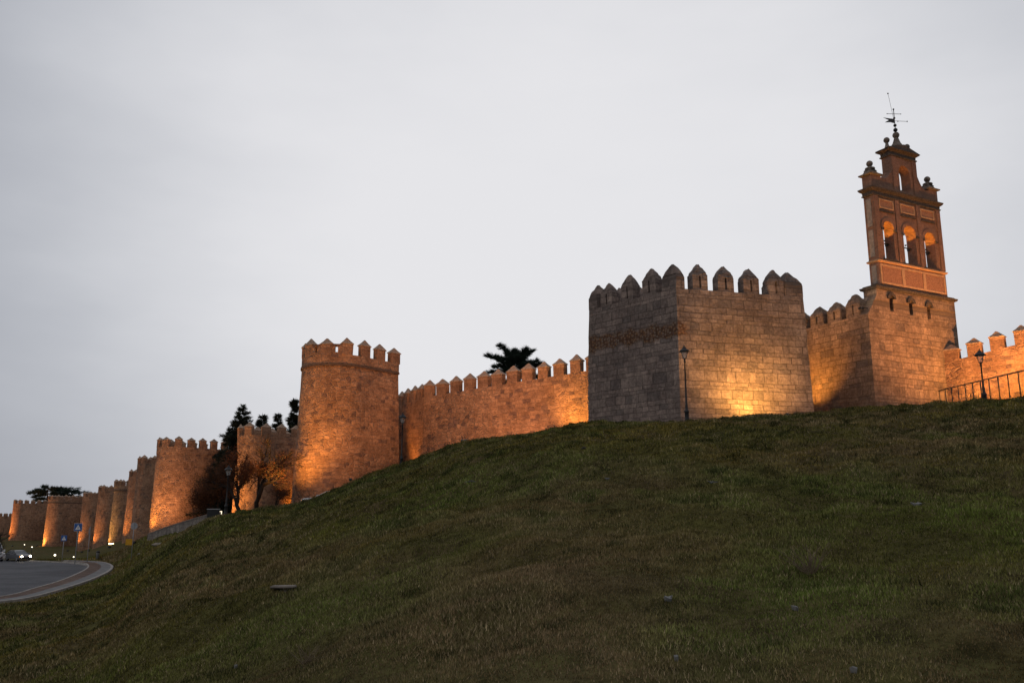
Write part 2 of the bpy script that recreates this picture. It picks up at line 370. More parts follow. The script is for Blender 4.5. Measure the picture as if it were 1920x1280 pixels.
# road plane and its kerb curves
RB = -.01273
def road_z(y): return -4.7+RB*y
def PR(px, py, dz=0):
    r = ray(px, py); t_ = r.z/r.y; Y = (-4.7+dz)/(t_-RB); return (r.x/r.y*Y, Y)
def crom(pts, n=8):
    P = [Vector(p_) for p_ in pts]; o = []
    for i in range(len(P)-1):
        p0 = P[max(i-1, 0)]; p1 = P[i]; p2 = P[i+1]; p3 = P[min(i+2, len(P)-1)]
        for k in range(n):
            t = k/n; o.append(.5*((2*p1)+(-p0+p2)*t+(2*p0-5*p1+4*p2-p3)*t*t+(-p0+3*p1-3*p2+p3)*t**3))
    o.append(P[-1]); return o
OUT = crom([PR(*q, .12) for q in [(-500,1174),(-200,1147),(0,1127),(62,1118),(125,1101),(175,1084),(204,1070),(211,1061),(201,1055),(183,1052),(150,1050.5),(120,1049.6)]])
INN = crom([PR(*q, .12) for q in [(-500,1158),(-200,1136),(0,1117),(62,1102),(110,1088),(140,1076),(158,1067),(164,1061),(162,1057),(155,1054.5),(140,1052.5),(118,1051)]])
FARE = crom([PR(*q, .05) for q in [(163,1060.5),(150,1058),(125,1055),(90,1053),(50,1051.3),(0,1050),(-200,1046.5),(-500,1043)]])
RP = np.array([tuple(v) for v in OUT]+[tuple(v) for v in crom([PR(*q) for q in [(118,1049),(90,1050),(50,1049.2),(0,1048),(-200,1044.5),(-500,1041)]])])
def sdist(x, y, P=RP):
    """signed distance (negative inside) to the road-and-pavement outline"""
    x = np.atleast_1d(x); y = np.atleast_1d(y); best = np.full(x.shape, 1e9); ins = np.zeros(x.shape, bool)
    A = P; B = np.roll(P, -1, 0)
    for (ax, ay), (bx, by) in zip(A, B):
        dx, dy = bx-ax, by-ay; t = np.clip(((x-ax)*dx+(y-ay)*dy)/(dx*dx+dy*dy+1e-9), 0, 1)
        best = np.minimum(best, np.hypot(x-ax-t*dx, y-ay-t*dy))
        c_ = ((ay > y) != (by > y)); xi = ax+(y-ay)*dx/(dy if abs(dy) > 1e-9 else 1e-9)
        ins ^= (c_ & (x < xi))
    return np.where(ins, -best, best)
def terr(x, y, detail=True):
    x = np.atleast_1d(np.asarray(x, float)); y = np.atleast_1d(np.asarray(y, float))
    r = np.hypot(x, y); a = np.arctan2(x, y)
    fi = np.clip(np.sqrt(r/3300)*899, 0, 898.999); i = fi.astype(int); fr = fi-i
    fj = np.clip((a+math.pi)/(2*math.pi)*1440, 0, 1439.999); j = fj.astype(int); fj = fj-j
    z = (TAB[j, i]*(1-fr)+TAB[j, i+1]*fr)*(1-fj)+(TAB[j+1, i]*(1-fr)+TAB[j+1, i+1]*fr)*fj
    if detail:
        z = z+wobble(x, y)*np.clip(r/15, .25, 1)*np.clip((420-r)/200, 0, 1)+bumps(x, y)*.032*np.clip(r/12, .3, 1.5)*np.clip((110-r)/30, 0, 1)
    z = z-.30*np.clip((r-18)/27, 0, 1)*np.clip((a+R(19))/R(5), 0, 1)*np.clip((R(110)-a)/R(20), 0, 1)
    near = (x < -20) & (y > 25) & (y < 190)
    if near.any():
        s = sdist(x[near], y[near]); w = np.clip(1-s/5.0, 0, 1); w = w*w*(3-2*w)
        z[near] = z[near]*(1-w)+(road_z(y[near])-.03-.10*(s < -.6))*w
    return z
def tz(x, y): return float(terr(x, y)[0])
def ground(px, py, Y):
    """a point at depth Y seen in direction px, put on the terrain"""
    q = PY(px, py, Y); return Vector((q.x, q.y, tz(q.x, q.y)))
def on_slope(px, py):
    """where the sight line through a pixel of the photo meets the slope"""
    r = ray(px, py); r = r/r.y
    lo = 5
    for i in range(1, 3000):
        Y = 5+i*.05; p = r*Y
        if tz(p.x, p.y) >= p.z: return Vector((p.x, p.y, tz(p.x, p.y)))
    return Vector((r.x*60, 60, tz(r.x*60, 60)))
def build_terrain():
    ang = np.concatenate([np.arange(-180, -48, 3), np.arange(-48, 48, .2), np.arange(48, 180, 3)])*math.pi/180
    rr = [0.6]
    while rr[-1] < 3200: rr.append(rr[-1]*(1.0095 if 4 < rr[-1] < 330 else 1.07)+(.0 if rr[-1] > 1 else .2))
    rr = np.array(rr); A, Rr = np.meshgrid(ang, rr); X = Rr*np.sin(A); Y = Rr*np.cos(A)
    Z = terr(X.ravel(), Y.ravel()).reshape(X.shape)
    n, m = X.shape; V = np.stack([X.ravel(), Y.ravel(), Z.ravel()], 1); V = np.vstack([V, [[0, 0, -1.6]]])
    idx = np.arange(n*m).reshape(n, m); a = idx[:-1, :]; b = idx[1:, :]
    q = np.stack([a, b, np.roll(b, -1, 1), np.roll(a, -1, 1)], -1).reshape(-1, 4)[:, ::-1]
    t = np.stack([np.full(m, n*m), np.roll(idx[0], -1), idx[0]], 1)
    me = bpy.data.meshes.new('ground'); me.vertices.add(len(V)); me.vertices.foreach_set('co', V.ravel())
    loops = np.concatenate([q.ravel(), t.ravel()]); me.loops.add(len(loops)); me.loops.foreach_set('vertex_index', loops.astype(np.int32))
    st = np.concatenate([np.arange(len(q))*4, len(q)*4+np.arange(len(t))*3]); me.polygons.add(len(st)); me.polygons.foreach_set('loop_start', st.astype(np.int32))
    me.update(calc_edges=True); me.validate()
    me.polygons.foreach_set('use_smooth', np.ones(len(me.polygons), bool))
    if me.polygons[10].normal.z < 0: me.flip_normals()
    o = bpy.data.objects.new('ground', me); COL.objects.link(o); o['kind'] = 'structure'
    m_, nt, bs = newmat('grassy_soil')
    g = N(nt, 'ShaderNodeNewGeometry').outputs['Position']
    n1 = N(nt, 'ShaderNodeTexNoise', {'Vector': g, 'Scale': .16, 'Detail': 5, 'Roughness': .6}).outputs[0]
    n2 = N(nt, 'ShaderNodeTexNoise', {'Vector': g, 'Scale': 3.5, 'Detail': 6, 'Roughness': .7}).outputs[0]
    n3 = N(nt, 'ShaderNodeTexNoise', {'Vector': g, 'Scale': .6, 'Detail': 4}).outputs[0]
    c = mixc(nt, rng_(nt, n1, .4, .6), (.086, .080, .025), (.112, .084, .042))
    c = mixc(nt, rng_(nt, n3, .42, .62), c, (.092, .084, .030))
    c = mixc(nt, 1, c, mixc(nt, rng_(nt, n2, .3, .7), (.35, .35, .35), (1.35, 1.35, 1.35)), 'MULTIPLY')
    # worn earth path along the foot of the slope near the pavement
    pth = PATH = [PR(215, 1064), PR(260, 1050)]
    d0 = Vector((pth[0][0], pth[0][1], 0)); 
    s = N(nt, 'ShaderNodeVectorMath', {0: g, 1: tuple(d0)}, operation='SUBTRACT').outputs[0]
    e1 = ground(300, 1030, 85); dv = Vector((e1.x-d0.x, e1.y-d0.y, 0)); ln = dv.length; dv.normalize(); pv = Vector((-dv.y, dv.x, 0))
    al = N(nt, 'ShaderNodeVectorMath', {0: s, 1: tuple(dv)}, operation='DOT_PRODUCT').outputs['Value']
    ac = N(nt, 'ShaderNodeVectorMath', {0: s, 1: tuple(pv)}, operation='DOT_PRODUCT').outputs['Value']
    wd = math_(nt, 'ADD', math_(nt, 'ABSOLUTE', ac), math_(nt, 'MULTIPLY', n3, 2.5))
    mk = math_(nt, 'MULTIPLY', rng_(nt, wd, 1.4, 3.0, 1, 0), math_(nt, 'MULTIPLY', rng_(nt, al, -1, 2), rng_(nt, al, ln-4, ln+4, 1, 0)))
    c = mixc(nt, math_(nt, 'MULTIPLY', mk, .8), c, (.085, .048, .030))
    nt.links.new(c, bs.inputs['Base Color']); bs.inputs['Roughness'].default_value = 1; bs.inputs['Specular IOR Level'].default_value = .05
    bp = N(nt, 'ShaderNodeBump', {'Height': n2, 'Strength': 1, 'Distance': .12}); nt.links.new(bp.outputs[0], bs.inputs['Normal'])
    me.materials.append(m_)
build_terrain()

# ------------------------------------------------------------------ road and pavement
def ribbon(name, A, B, dz, mat, thick=0, n=None):
    """strip between two plan curves on the road plane"""
    mb = MB(); va = []; vb = []; acc = 0
    for i, (p, q) in enumerate(zip(A, B)):
        va.append((p[0], p[1], road_z(p[1])+dz)); vb.append((q[0], q[1], road_z(q[1])+dz))
    T = [(mb.bm.verts.new(a), mb.bm.verts.new(b)) for a, b in zip(va, vb)]
    for i in range(len(T)-1):
        mb.face([T[i][0], T[i][1], T[i+1][1], T[i+1][0]])
    if thick:
        D = [(mb.bm.verts.new((a[0], a[1], a[2]-thick)), mb.bm.verts.new((b[0], b[1], b[2]-thick))) for a, b in zip(va, vb)]
        for i in range(len(T)-1):
            mb.face([T[i][0], T[i+1][0], D[i+1][0], D[i][0]]); mb.face([T[i][1], D[i][1], D[i+1][1], T[i+1][1]])
    o = mb.build(name, mat); o['kind'] = 'structure'; return o
def resample(P, n):
    P = [Vector((p[0], p[1])) for p in P]; L_ = [0]
    for a, b in zip(P, P[1:]): L_.append(L_[-1]+(b-a).length)
    o = []
    for k in range(n):
        s = L_[-1]*k/(n-1); i = 0
        while i < len(L_)-2 and L_[i+1] < s: i += 1
        t = (s-L_[i])/max(1e-9, L_[i+1]-L_[i]); o.append(P[i].lerp(P[i+1], min(1, t)))
    return o
def lerpc(A, B, t): return [a.lerp(b, t) for a, b in zip(A, B)]
INr = resample(INN, 120); OUr = resample(OUT, 120)
m_as, nt, b = newmat('cobbled_asphalt'); g = N(nt, 'ShaderNodeNewGeometry').outputs['Position']
n1 = N(nt, 'ShaderNodeTexNoise', {'Vector': g, 'Scale': 6, 'Detail': 6, 'Roughness': .8}).outputs[0]; n2 = N(nt, 'ShaderNodeTexNoise', {'Vector': g, 'Scale': .25, 'Detail': 3}).outputs[0]
c = mixc(nt, rng_(nt, n2, .35, .65), (.060, .062, .070), (.092, .094, .104)); c = mixc(nt, 1, c, mixc(nt, rng_(nt, n1, .3, .7), (.6, .6, .6), (1.4, 1.4, 1.4)), 'MULTIPLY')
nt.links.new(c, b.inputs['Base Color']); b.inputs['Roughness'].default_value = .8
bp = N(nt, 'ShaderNodeBump', {'Height': n1, 'Strength': .7, 'Distance': .03}); nt.links.new(bp.outputs[0], b.inputs['Normal'])
FAr = resample(FARE[::-1], 120)
INroad = resample(resample(INN, 200)[:168], 120)
ribbon('road', INroad, FAr, .03, m_as)
m_red = stone_mat('red_brick_paving', 'ashlar', (.165, .115, .092), (.22, .155, .125), (.11, .085, .075), (.12, .105, .095), .45, .22)
m_gp = simple('grey_concrete_paving', (.15, .15, .15), var=.2, scale=1.2, bump=.1)
ribbon('kerb_inner', lerpc(INr, OUr, .0), lerpc(INr, OUr, .07), .14, M['kerb'], .2)
ribbon('pavement_brick', lerpc(INr, OUr, .0705), lerpc(INr, OUr, .55), .12, m_red)
ribbon('pavement_concrete', lerpc(INr, OUr, .5505), lerpc(INr, OUr, .93), .12, m_gp)
ribbon('kerb_outer', lerpc(INr, OUr, .9305), lerpc(INr, OUr, 1.03), .15, M['kerb'], .3)
far2 = [Vector((p.x, p.y+.5)) for p in FAr]
ribbon('kerb_far', FAr, far2, .15, M['kerb'], .25)

# ------------------------------------------------------------------ masonry
def resamp_closed(P, seg):
    o = []
    n = len(P)
    for i in range(n):
        a, b = Vector(P[i]), Vector(P[(i+1) % n]); k = max(1, int(round((b-a).length/seg)))
        for j in range(k): o.append(a.lerp(b, j/k))
    return o
def body(name, P, zb, zt, mat, parent, batter=0, seg=.8, jit=.018, u0=0, hollow=None):
    """closed footprint P (counter-clockwise from above) raised from zb to zt; zt may be a function of (x,y)"""
    Q = resamp_closed(P, seg); n = len(Q)
    area = sum(Q[i].x*Q[(i+1) % n].y-Q[(i+1) % n].x*Q[i].y for i in range(n))
    if area < 0: Q = [Q[0]]+Q[1:][::-1]; sgn = -1
    else: sgn = 1
    nor = []
    for i in range(n):
        t = (Q[(i+1) % n]-Q[i-1]).normalized(); nor.append(Vector((t.y, -t.x)))
    zf = zt if callable(zt) else (lambda x, y: zt)
    zmax = max(zf(q.x, q.y) for q in Q); L_ = max(2, int((zmax-zb)/seg))
    mb = MB(); rows = []; us = [u0]
    for i in range(n): us.append(us[-1]+(Q[(i+1) % n]-Q[i]).length*sgn)
    for k in range(L_+1):
        r = []
        for i, q in enumerate(Q):
            z1 = zf(q.x, q.y); z = zb+(z1-zb)*k/L_
            j = (random.uniform(-jit, jit) if 0 < k else 0)
            p = q+nor[i]*(batter*(zmax-z)+j)
            r.append(mb.bm.verts.new((p.x, p.y, z+(random.uniform(-jit, jit) if 0 < k else 0))))
        rows.append(r)
    for k in range(L_):
        for i in range(n):
            j = (i+1) % n; a, b, c, d = rows[k][i], rows[k][j], rows[k+1][j], rows[k+1][i]
            mb.face([a, b, c, d], 0, [(us[i], a.co.z), (us[i+1], b.co.z), (us[i+1], c.co.z), (us[i], d.co.z)])
    mb.face(rows[-1], 0)
    return mb.build(name, mat, parent, recalc=False)
def offs(P, d):
    """offset an open polyline to its left by d"""
    o = []
    for i in range(len(P)):
        t = (P[min(i+1, len(P)-1)]-P[max(i-1, 0)]).normalized(); o.append(P[i]+Vector((-t.y, t.x))*d)
    return o
def resamp_open(P, seg):
    o = []
    for a, b in zip(P, P[1:]):
        k = max(1, int(round((b-a).length/seg)))
        for j in range(k): o.append(a.lerp(b, j/k))
    o.append(P[-1]); return o
def band(name, P, inner, outer, z0, z1, mat, parent, jit=.012, seg=.5):
    """wall along an open polyline; 'inner' metres to the left and 'outer' to the right of it"""
    P = resamp_open([Vector(p) for p in P], seg); A = offs(P, -outer); B = offs(P, inner); mb = MB(); rows = []
    f0 = z0 if callable(z0) else (lambda x, y: z0); f1 = z1 if callable(z1) else (lambda x, y: z1)
    u = 0; us = []
    for i, p in enumerate(P):
        us.append(u); u += (P[min(i+1, len(P)-1)]-p).length
        j = lambda: random.uniform(-jit, jit)
        rows.append([mb.bm.verts.new((A[i].x, A[i].y, f0(p.x, p.y))), mb.bm.verts.new((A[i].x, A[i].y, f1(p.x, p.y)+j())),
                     mb.bm.verts.new((B[i].x, B[i].y, f1(p.x, p.y)+j())), mb.bm.verts.new((B[i].x, B[i].y, f0(p.x, p.y)))])
    for i in range(len(P)-1):
        for k in range(4):
            a, b, c, d = rows[i][k], rows[i+1][k], rows[i+1][(k+1) % 4], rows[i][(k+1) % 4]
            uu = [(us[i], a.co.z), (us[i+1], b.co.z), (us[i+1], c.co.z), (us[i], d.co.z)] if k in (0, 2) else [(us[i], 0), (us[i+1], 0), (us[i+1], inner+outer), (us[i], inner+outer)]
            mb.face([a, b, c, d], 0, uu)
    mb.face(rows[0]); mb.face(rows[-1][::-1])
    return mb.build(name, mat, parent)
# --- merlon prototypes (mesh data shared by the copies)
def merlon_mesh(w, t, h, mat, seed):
    random.seed(seed); mb = MB(); n = 3
    P = mb.box((0, 0, -.05), (w, t, h+.05)); o = mb.build('merlon', mat, None, bevel=.035)
    me = o.data; bpy.data.objects.remove(o)
    for v in me.vertices: v.co += Vector((random.uniform(-1, 1), random.uniform(-1, 1), random.uniform(-1, 1) if v.co.z > .2 else 0))*.018
    return me
def cap_mesh(w, t, h, mat, seed, over=.05):
    random.seed(seed+50); mb = MB(); a, b = w/2+over, t/2+over
    lv = [(1, 1, 0), (1.02, 1.02, .07), (.55, .5, .07+(h-.07)*.48), (.09, .12, h)]
    rings = []
    for fx, fy, z in lv:
        rings.append([mb.bm.verts.new((sx*a*fx+random.uniform(-.02, .02), sy*b*fy+random.uniform(-.02, .02), z+random.uniform(-.02, .02))) for sx, sy in ((-1, -1), (1, -1), (1, 1), (-1, 1))])
    for r0, r1 in zip(rings, rings[1:]):
        for k in range(4): mb.face([r0[k], r0[(k+1) % 4], r1[(k+1) % 4], r1[k]])
    mb.face(rings[0][::-1]); mb.face(rings[-1]); o = mb.build('merlon_cap', mat); me = o.data; bpy.data.objects.remove(o); return me
PROT = {}
def proto(w, t, h, hc, mk='rubble', ck='cap'):
    k = (w, t, h, hc, mk, ck)
    if k not in PROT: PROT[k] = [(merlon_mesh(w, t, h, M[mk], s), cap_mesh(w, t, hc, M[ck], s)) for s in range(4)]
    return PROT[k]
def put_merlon(pos, rz, pr, parent, hm, i=0):
    a, c = pr[i % 4]
    o = bpy.data.objects.new('merlon', a); COL.objects.link(o); o.parent = parent; o.location = pos; o.rotation_euler = (random.uniform(-.015, .015), random.uniform(-.02, .02), rz+random.uniform(-.04, .04)); o.scale = (random.uniform(.9, 1.08), 1, random.uniform(.92, 1.06))
    q = bpy.data.objects.new('merlon_cap', c); COL.objects.link(q); q.parent = o; q.location = (0, 0, hm)
    return o
def along(P, s):
    L_ = 0
    for a, b in zip(P, P[1:]):
        d = (b-a).length
        if L_+d >= s or b is P[-1]:
            t = (s-L_)/d; return a+(b-a)*t, math.atan2((b-a).y, (b-a).x)
        L_ += d
def plen(P): return sum((b-a).length for a, b in zip(P, P[1:]))
def row_merlons(P, zf, pitch, start, end, pr, hm, parent, inset=.3):
    s = start; i = random.randint(0, 3)
    while s <= end+1e-6:
        p, a = along(P, s); n = Vector((-math.sin(a), math.cos(a)))
        q = p+n*inset
        put_merlon((q.x, q.y, zf(q.x, q.y) if callable(zf) else zf), a+random.uniform(-.02, .02), pr, parent, hm, i); s += pitch; i += 1
# seed again so everything after is stable
random.seed(21)
V2 = lambda p: Vector((p[0], p[1]))

# round-fronted wall towers.  path runs left flank end -> apse -> right flank end, inside of the tower on its left
TW = []
def dtower(left_px, base_py, Yc, R_, Lf, az, tip_py, label, batter=.022, string=False, mat='rubble', pitch=1.9, mh=.85, mc=.5, mw=.95, wall_h=1.5, par=.35, fills=None, zbase=None):
    q = ray(left_px, base_py); k = q.x/q.y
    cx = k*Yc+R_*math.sqrt(1+k*k); c = Vector((cx, Yc))
    back = Vector((math.sin(az), math.cos(az))); m = Vector((back.y, -back.x))
    P = [c-m*R_+back*Lf]
    a0 = math.atan2(-m.y, -m.x)
    for i in range(19):
        t = a0+math.pi*i/18; P.append(c+Vector((math.cos(t), math.sin(t)))*R_)
    P.append(c+m*R_+back*Lf)
    if max((p-c).dot(-back) for p in P) < R_*.9:   # arc must bulge towards the outside
        P = [P[0]]+[c+Vector((math.cos(a0-math.pi*i/18), math.sin(a0-math.pi*i/18)))*R_ for i in range(19)]+[P[-1]]
    Yf = Yc-R_*.9
    ztip = tel(left_px, tip_py)*Yf
    zsill = ztip-mh-mc; zdeck = zsill-par-.6
    zb = (tz(c.x, Yf) if zbase is None else zbase)-2.5
    root = empty('round_tower', (c.x, c.y, zb+2.5), label=label, cat='tower', group='towers of the town wall')
    def rel(o): o.location = Vector(o.location)-root.location; return o
    # the parapet stands on the wall body; its foot is the deck
    rel(body('wall_body', P, zb, zdeck, M[mat], root, batter=batter, seg=.9 if mat == 'rubble' else 1.3))
    out = .05
    rel(band('parapet', P, .5, out, zdeck+.002, zsill, M[mat], root))
    if string: rel(band('string_course', P, .3, .13, zdeck-.1, zdeck+.12, M['string'], root))
    pr = proto(mw, .5, mh, mc, mat); Lp = plen(P)
    s = Lp-.45; ms = []; i = 0
    while s > .4: ms.append(s); s -= pitch
    for s in ms:
        p, a = along(P, s); n = Vector((-math.sin(a), math.cos(a))); qq = p+n*.22
        put_merlon((qq.x-root.location.x, qq.y-root.location.y, zsill-root.location.z), a, pr, root, mh, i); i += 1
    if fills:
        for k in range(len(ms)-1):
            if fills[0] <= k < fills[1]:
                s0, s1 = ms[k+1]+mw/2-.03, ms[k]-mw/2+.03; mid = (s0+s1)/2
                for (u, v, z0, z1) in ((s0, mid-.12, zsill-.02, zsill+mh), (mid+.12, s1, zsill-.02, zsill+mh), (mid-.12, mid+.12, zsill-.02, zsill+.2), (mid-.12, mid+.12, zsill+mh-.2, zsill+mh-.004)):
                    PP = [along(P, u+(v-u)*j/3)[0] for j in range(4)]
                    rel(band('parapet_infill', PP, .45, .035, z0, z1, M[mat], root, jit=0))
    TW.append(dict(c=c, P=P, zdeck=zdeck, zsill=zsill, root=root, back=back, m=m, R=R_, L=Lf, zb=zb+2.5))
    return TW[-1]
T1 = dtower(556, 900, 79.2, 3.3, 4.6, R(36), 633, 'tall round tower with string course and slit parapet, nearest the grass slope', string=True, pitch=1.95, fills=(3, 9), mh=.95, mc=.62, mw=1.15, batter=.03)
T2 = dtower(439, 930, 108, 2.9, 8.0, R(36), 792, 'round tower behind the bare tree, left of the tallest round tower', pitch=2.25, mh=1.0, mc=.55, mw=1.2)
T3 = dtower(287, 930, 129, 3.0, 8.5, R(33), 818, 'large round tower with a bright orange left side, behind the stone parapet', pitch=2.0, mh=1.0, mc=.5, mw=1.1)
T4 = dtower(252, 940, 144, 2.9, 6.0, R(35), 853, 'tall narrow tower top just left of the large orange tower', mat='rubble_far', pitch=1.9)
T5 = dtower(236, 960, 160, 2.9, 6.5, R(35), 879, 'slim round tower behind the round sign, tapering upwards', mat='rubble_far', pitch=1.9)
T6 = dtower(209, 970, 184, 3.0, 8, R(35), 898, 'pale round tower with a string course and a glowing floodlight at its foot', mat='rubble_far', string=True, pitch=1.9)
T7 = dtower(180, 970, 205, 3.0, 8, R(35), 909, 'round tower behind the grey litter bin', mat='rubble_far', pitch=1.9)
T8 = dtower(151, 980, 226, 3.0, 7, R(35), 921, 'round tower behind the tall crossing sign', mat='rubble_far', pitch=1.9)
T9 = dtower(85, 985, 261, 3.6, 8.5, R(38), 927, 'distant tower with string course and glowing left foot, before the flat cedar', mat='rubble_far', string=True, pitch=2.1)
T10 = dtower(21, 980, 319, 4.2, 9.5, R(38), 936, 'far tower above the silver car, left of the flat cedar', mat='rubble_far', pitch=2.2)
T11 = dtower(-14, 990, 368, 4.2, 8, R(38), 961, 'farthest tower at the left edge of the picture', mat='rubble_far', pitch=2.2)

# curtain walls
def curtain(P, zt, zb, label, mat='rubble', pitch=1.7, start=.6, end=None, thick=2.2, mh=.95, mc=.6, mw=1.0, mt=.6, batter=.0, ck='cap', seg=.8):
    """P runs with the outside on its right"""
    P = [V2(p) for p in P]; B = offs(P, thick)
    root = empty('curtain_wall', (P[0].x, P[0].y, zb+2), label=label, cat='wall', group='stretches of curtain wall')
    o = body('wall_body', P+B[::-1], zb, zt, M[mat], root, batter=batter, seg=seg); o.location = -Vector(root.location)
    pr = proto(mw, mt, mh, mc, mat, ck); end = plen(P)-.4 if end is None else end
    s = start; i = 1
    while s <= end:
        p, a = along(P, s); n = Vector((-math.sin(a), math.cos(a))); q = p+n*(mt/2+.02)
        z = zt(q.x, q.y) if callable(zt) else zt
        put_merlon((q.x-root.location.x, q.y-root.location.y, z-root.location.z), a, pr, root, mh, i); s += pitch; i += 1
    return root
def zline(a, za, b, zb_):
    a = V2(a); b = V2(b); d = b-a
    return lambda x, y: za+(zb_-za)*min(1.3, max(-.3, (Vector((x, y))-a).dot(d)/d.length_squared))
A = PY(1103, 692, 70.4); B = PY(795, 743, 81.4); C = PY(738, 752, 88)
Ae = V2(A)+(V2(A)-V2(B)).normalized()*3.5
dBC = (V2(C)-V2(B)).normalized(); Ce = V2(C)+dBC*1.0
curtain([Ce, V2(B)+dBC*.01, Ae], zline(B, 11.05, A, 11.75), 1.0, 'long crenellated wall between the tall round tower and the square tower', pitch=1.66, start=.75, mw=1.12)
# between the far towers
def link(Ta, Tb, lab, drop=2.6, mat='rubble_far'):
    a = Tb['c']+Tb['m']*Tb['R']+Tb['back']*(Tb['L']-.8); b = Ta['c']-Ta['m']*Ta['R']+Ta['back']*(Ta['L']-.8)
    za, zb = Tb['zsill']-drop, Ta['zsill']-drop
    curtain([a, b], zline(a, za, b, zb), min(Ta['zb'], Tb['zb'])-3, lab, mat=mat, pitch=1.8, mh=.85, mc=.5, mw=.95, seg=1.5)
link(T1, T2, 'shaded wall joining the bare-tree tower to the tallest round tower', 3.0, 'rubble')
link(T2, T3, 'wall behind the spruce between the large orange tower and the bare-tree tower', 5.5)
link(T3, T4, 'short wall behind the left side of the large orange tower')
link(T4, T5, 'short wall between the slim tower and the tall narrow tower top')
link(T5, T6, 'short wall between the pale tower and the slim tower')
link(T6, T7, 'short wall between the litter-bin tower and the pale tower')
link(T7, T8, 'short wall between the crossing-sign tower and the litter-bin tower')
link(T8, T9, 'lower wall right of the distant tower with the glow')
link(T9, T10, 'distant lower wall between the flat cedar and the glowing tower', 3.5)
link(T10, T11, 'farthest wall between the last two towers', 2.5)
p = V2(T11['c'])-T11['m']*3
curtain([p+Vector((-70, 30)), p+T11['back']*5], T11['zsill']-2.2, T11['zb']-3, 'farthest low wall running out of the picture on the left', mat='rubble_far', mh=.85, mc=.5, seg=2)

# ------------------------------------------------------------------ square tower
def crest_mesh(w, t, h, mat, seed, slit=True):
    random.seed(seed); mb = MB(); sl = .06; hs = .52*h
    if slit:
        for sx in (-1, 1): mb.box((sx*(w/4+sl/2), 0, -.03), (w/2-sl, t, hs+.03))
        mb.box((0, 0, -.03), (2*sl, t-.01, .16))
        z0 = hs
    else: mb.box((0, 0, -.03), (w, t, hs+.03)); z0 = hs
    lv = [(1, 1, 0), (1.0, 1.0, .06), (.93, .95, .17), (.83, .86, .30), (.68, .72, .46), (.50, .55, .62), (.31, .38, .78), (.12, .2, .92)]
    rings = []
    hh = h-z0
    for fx, fy, z in lv:
        nn = [(-1, -1), (-.33, -1.0), (.33, -1.0), (1, -1), (1, -.2), (1, 1), (.33, 1.0), (-.33, 1.0), (-1, 1), (-1, .2)]
        rings.append([mb.bm.verts.new((sx*w/2*fx+random.uniform(-.03, .03)*(z > 0), sy*t/2*fy+random.uniform(-.03, .03)*(z > 0), z0+z*hh/.92+random.uniform(-.035, .035)*(z > 0))) for sx, sy in nn])
    for r0, r1 in zip(rings, rings[1:]):
        for k in range(10): mb.face([r0[k], r0[(k+1) % 10], r1[(k+1) % 10], r1[k]])
    mb.face(rings[-1])
    if slit: mb.face(rings[0][::-1])
    o = mb.build('merlon', mat); me = o.data; bpy.data.objects.remove(o); return me
ZS = 14.69
K0 = PZ(1268, 540, ZS); K1 = PZ(1104, 581, ZS); K2 = PZ(1506, 557, ZS)
K0, K1, K2 = V2(K0), V2(K1), V2(K2); K3 = K1+K2-K0
sq = empty('square_tower', (K0.x, K0.y, 6), label='massive square grey tower with pointed merlons, dark left face and glowing right face', cat='tower')
# u runs negative on the left face, positive on the right face, measured from the near corner
def sq_body():
    mb = MB(); seg = .7; zb, zt = 3.0, ZS; nz_ = 17
    faces = [(K1, K0, -(K0-K1).length), (K0, K2, 0), (K2, K3, 20), (K3, K1, 40)]
    ctr = (K0+K3)/2; wear = {(i, k): random.uniform(-.045, .02) for i in range(4) for k in range(nz_+1)}; cid = {0: (0, 1), 1: (1, 2), 2: (2, 3), 3: (3, 0)}
    for fi, (a, b, u0) in enumerate(faces):
        L_ = (b-a).length; n = int(L_/seg); grid = []
        for k in range(nz_+1):
            z = zb+(zt-zb)*k/nz_; r = []
            for i in range(n+1):
                p = a.lerp(b, i/n); p = p+(p-ctr)*.0035*(zt-z)*(1 if a is not K1 or True else 0)
                w0 = wear[(cid[fi][0], k)] if i == 0 else (wear[(cid[fi][1], k)] if i == n else 0); p = p+(p-ctr).normalized()*w0
                nr = Vector(((b-a).y, -(b-a).x)).normalized(); j = random.uniform(-.02, .02) if 0 < i < n else 0
                r.append((mb.bm.verts.new((p.x+nr.x*j, p.y+nr.y*j, z)), u0+L_*i/n))
            grid.append(r)
        for k in range(nz_):
            for i in range(n):
                q = [grid[k][i], grid[k][i+1], grid[k+1][i+1], grid[k+1][i]]
                mb.face([x[0] for x in q], 0, [(x[1], x[0].co.z) for x in q])
    bmesh.ops.remove_doubles(mb.bm, verts=mb.bm.verts[:], dist=.004)
    vs = [mb.bm.verts.new((p.x, p.y, zt-1.2)) for p in (K0, K2, K3, K1)]; mb.face(vs)
    return mb
o = sq_body().build('wall_body', M['ashlar'], sq); o.location = -Vector(sq.location)
pathsq = [K1, K0, K2, K3, K1]
for a, b in zip(pathsq, pathsq[1:]):
    d = (b-a).normalized(); n = Vector((-d.y, d.x))
    o = band('parapet', [a+d*.45, b-d*.45], .7, -.02, ZS-1.2, ZS-.004, M['ashlar'], sq, jit=0); o.location = -Vector(sq.location)
CM = [crest_mesh(1.14, .75, 1.8, M['ashlar'], s, True) for s in range(5)]; CMn = [crest_mesh(1.35, 1.1, 1.68, M['ashlar'], s+9, False) for s in range(3)]
def put(me, pos, rz, parent, name='merlon', sc=None):
    if not sc: sc = (random.uniform(.92, 1.06), 1, random.uniform(.92, 1.07))
    o = bpy.data.objects.new(name, me); COL.objects.link(o); o.parent = parent; o.location = Vector(pos)-Vector(parent.location); o.rotation_euler = (0, 0, rz)
    if sc: o.scale = sc
    return o
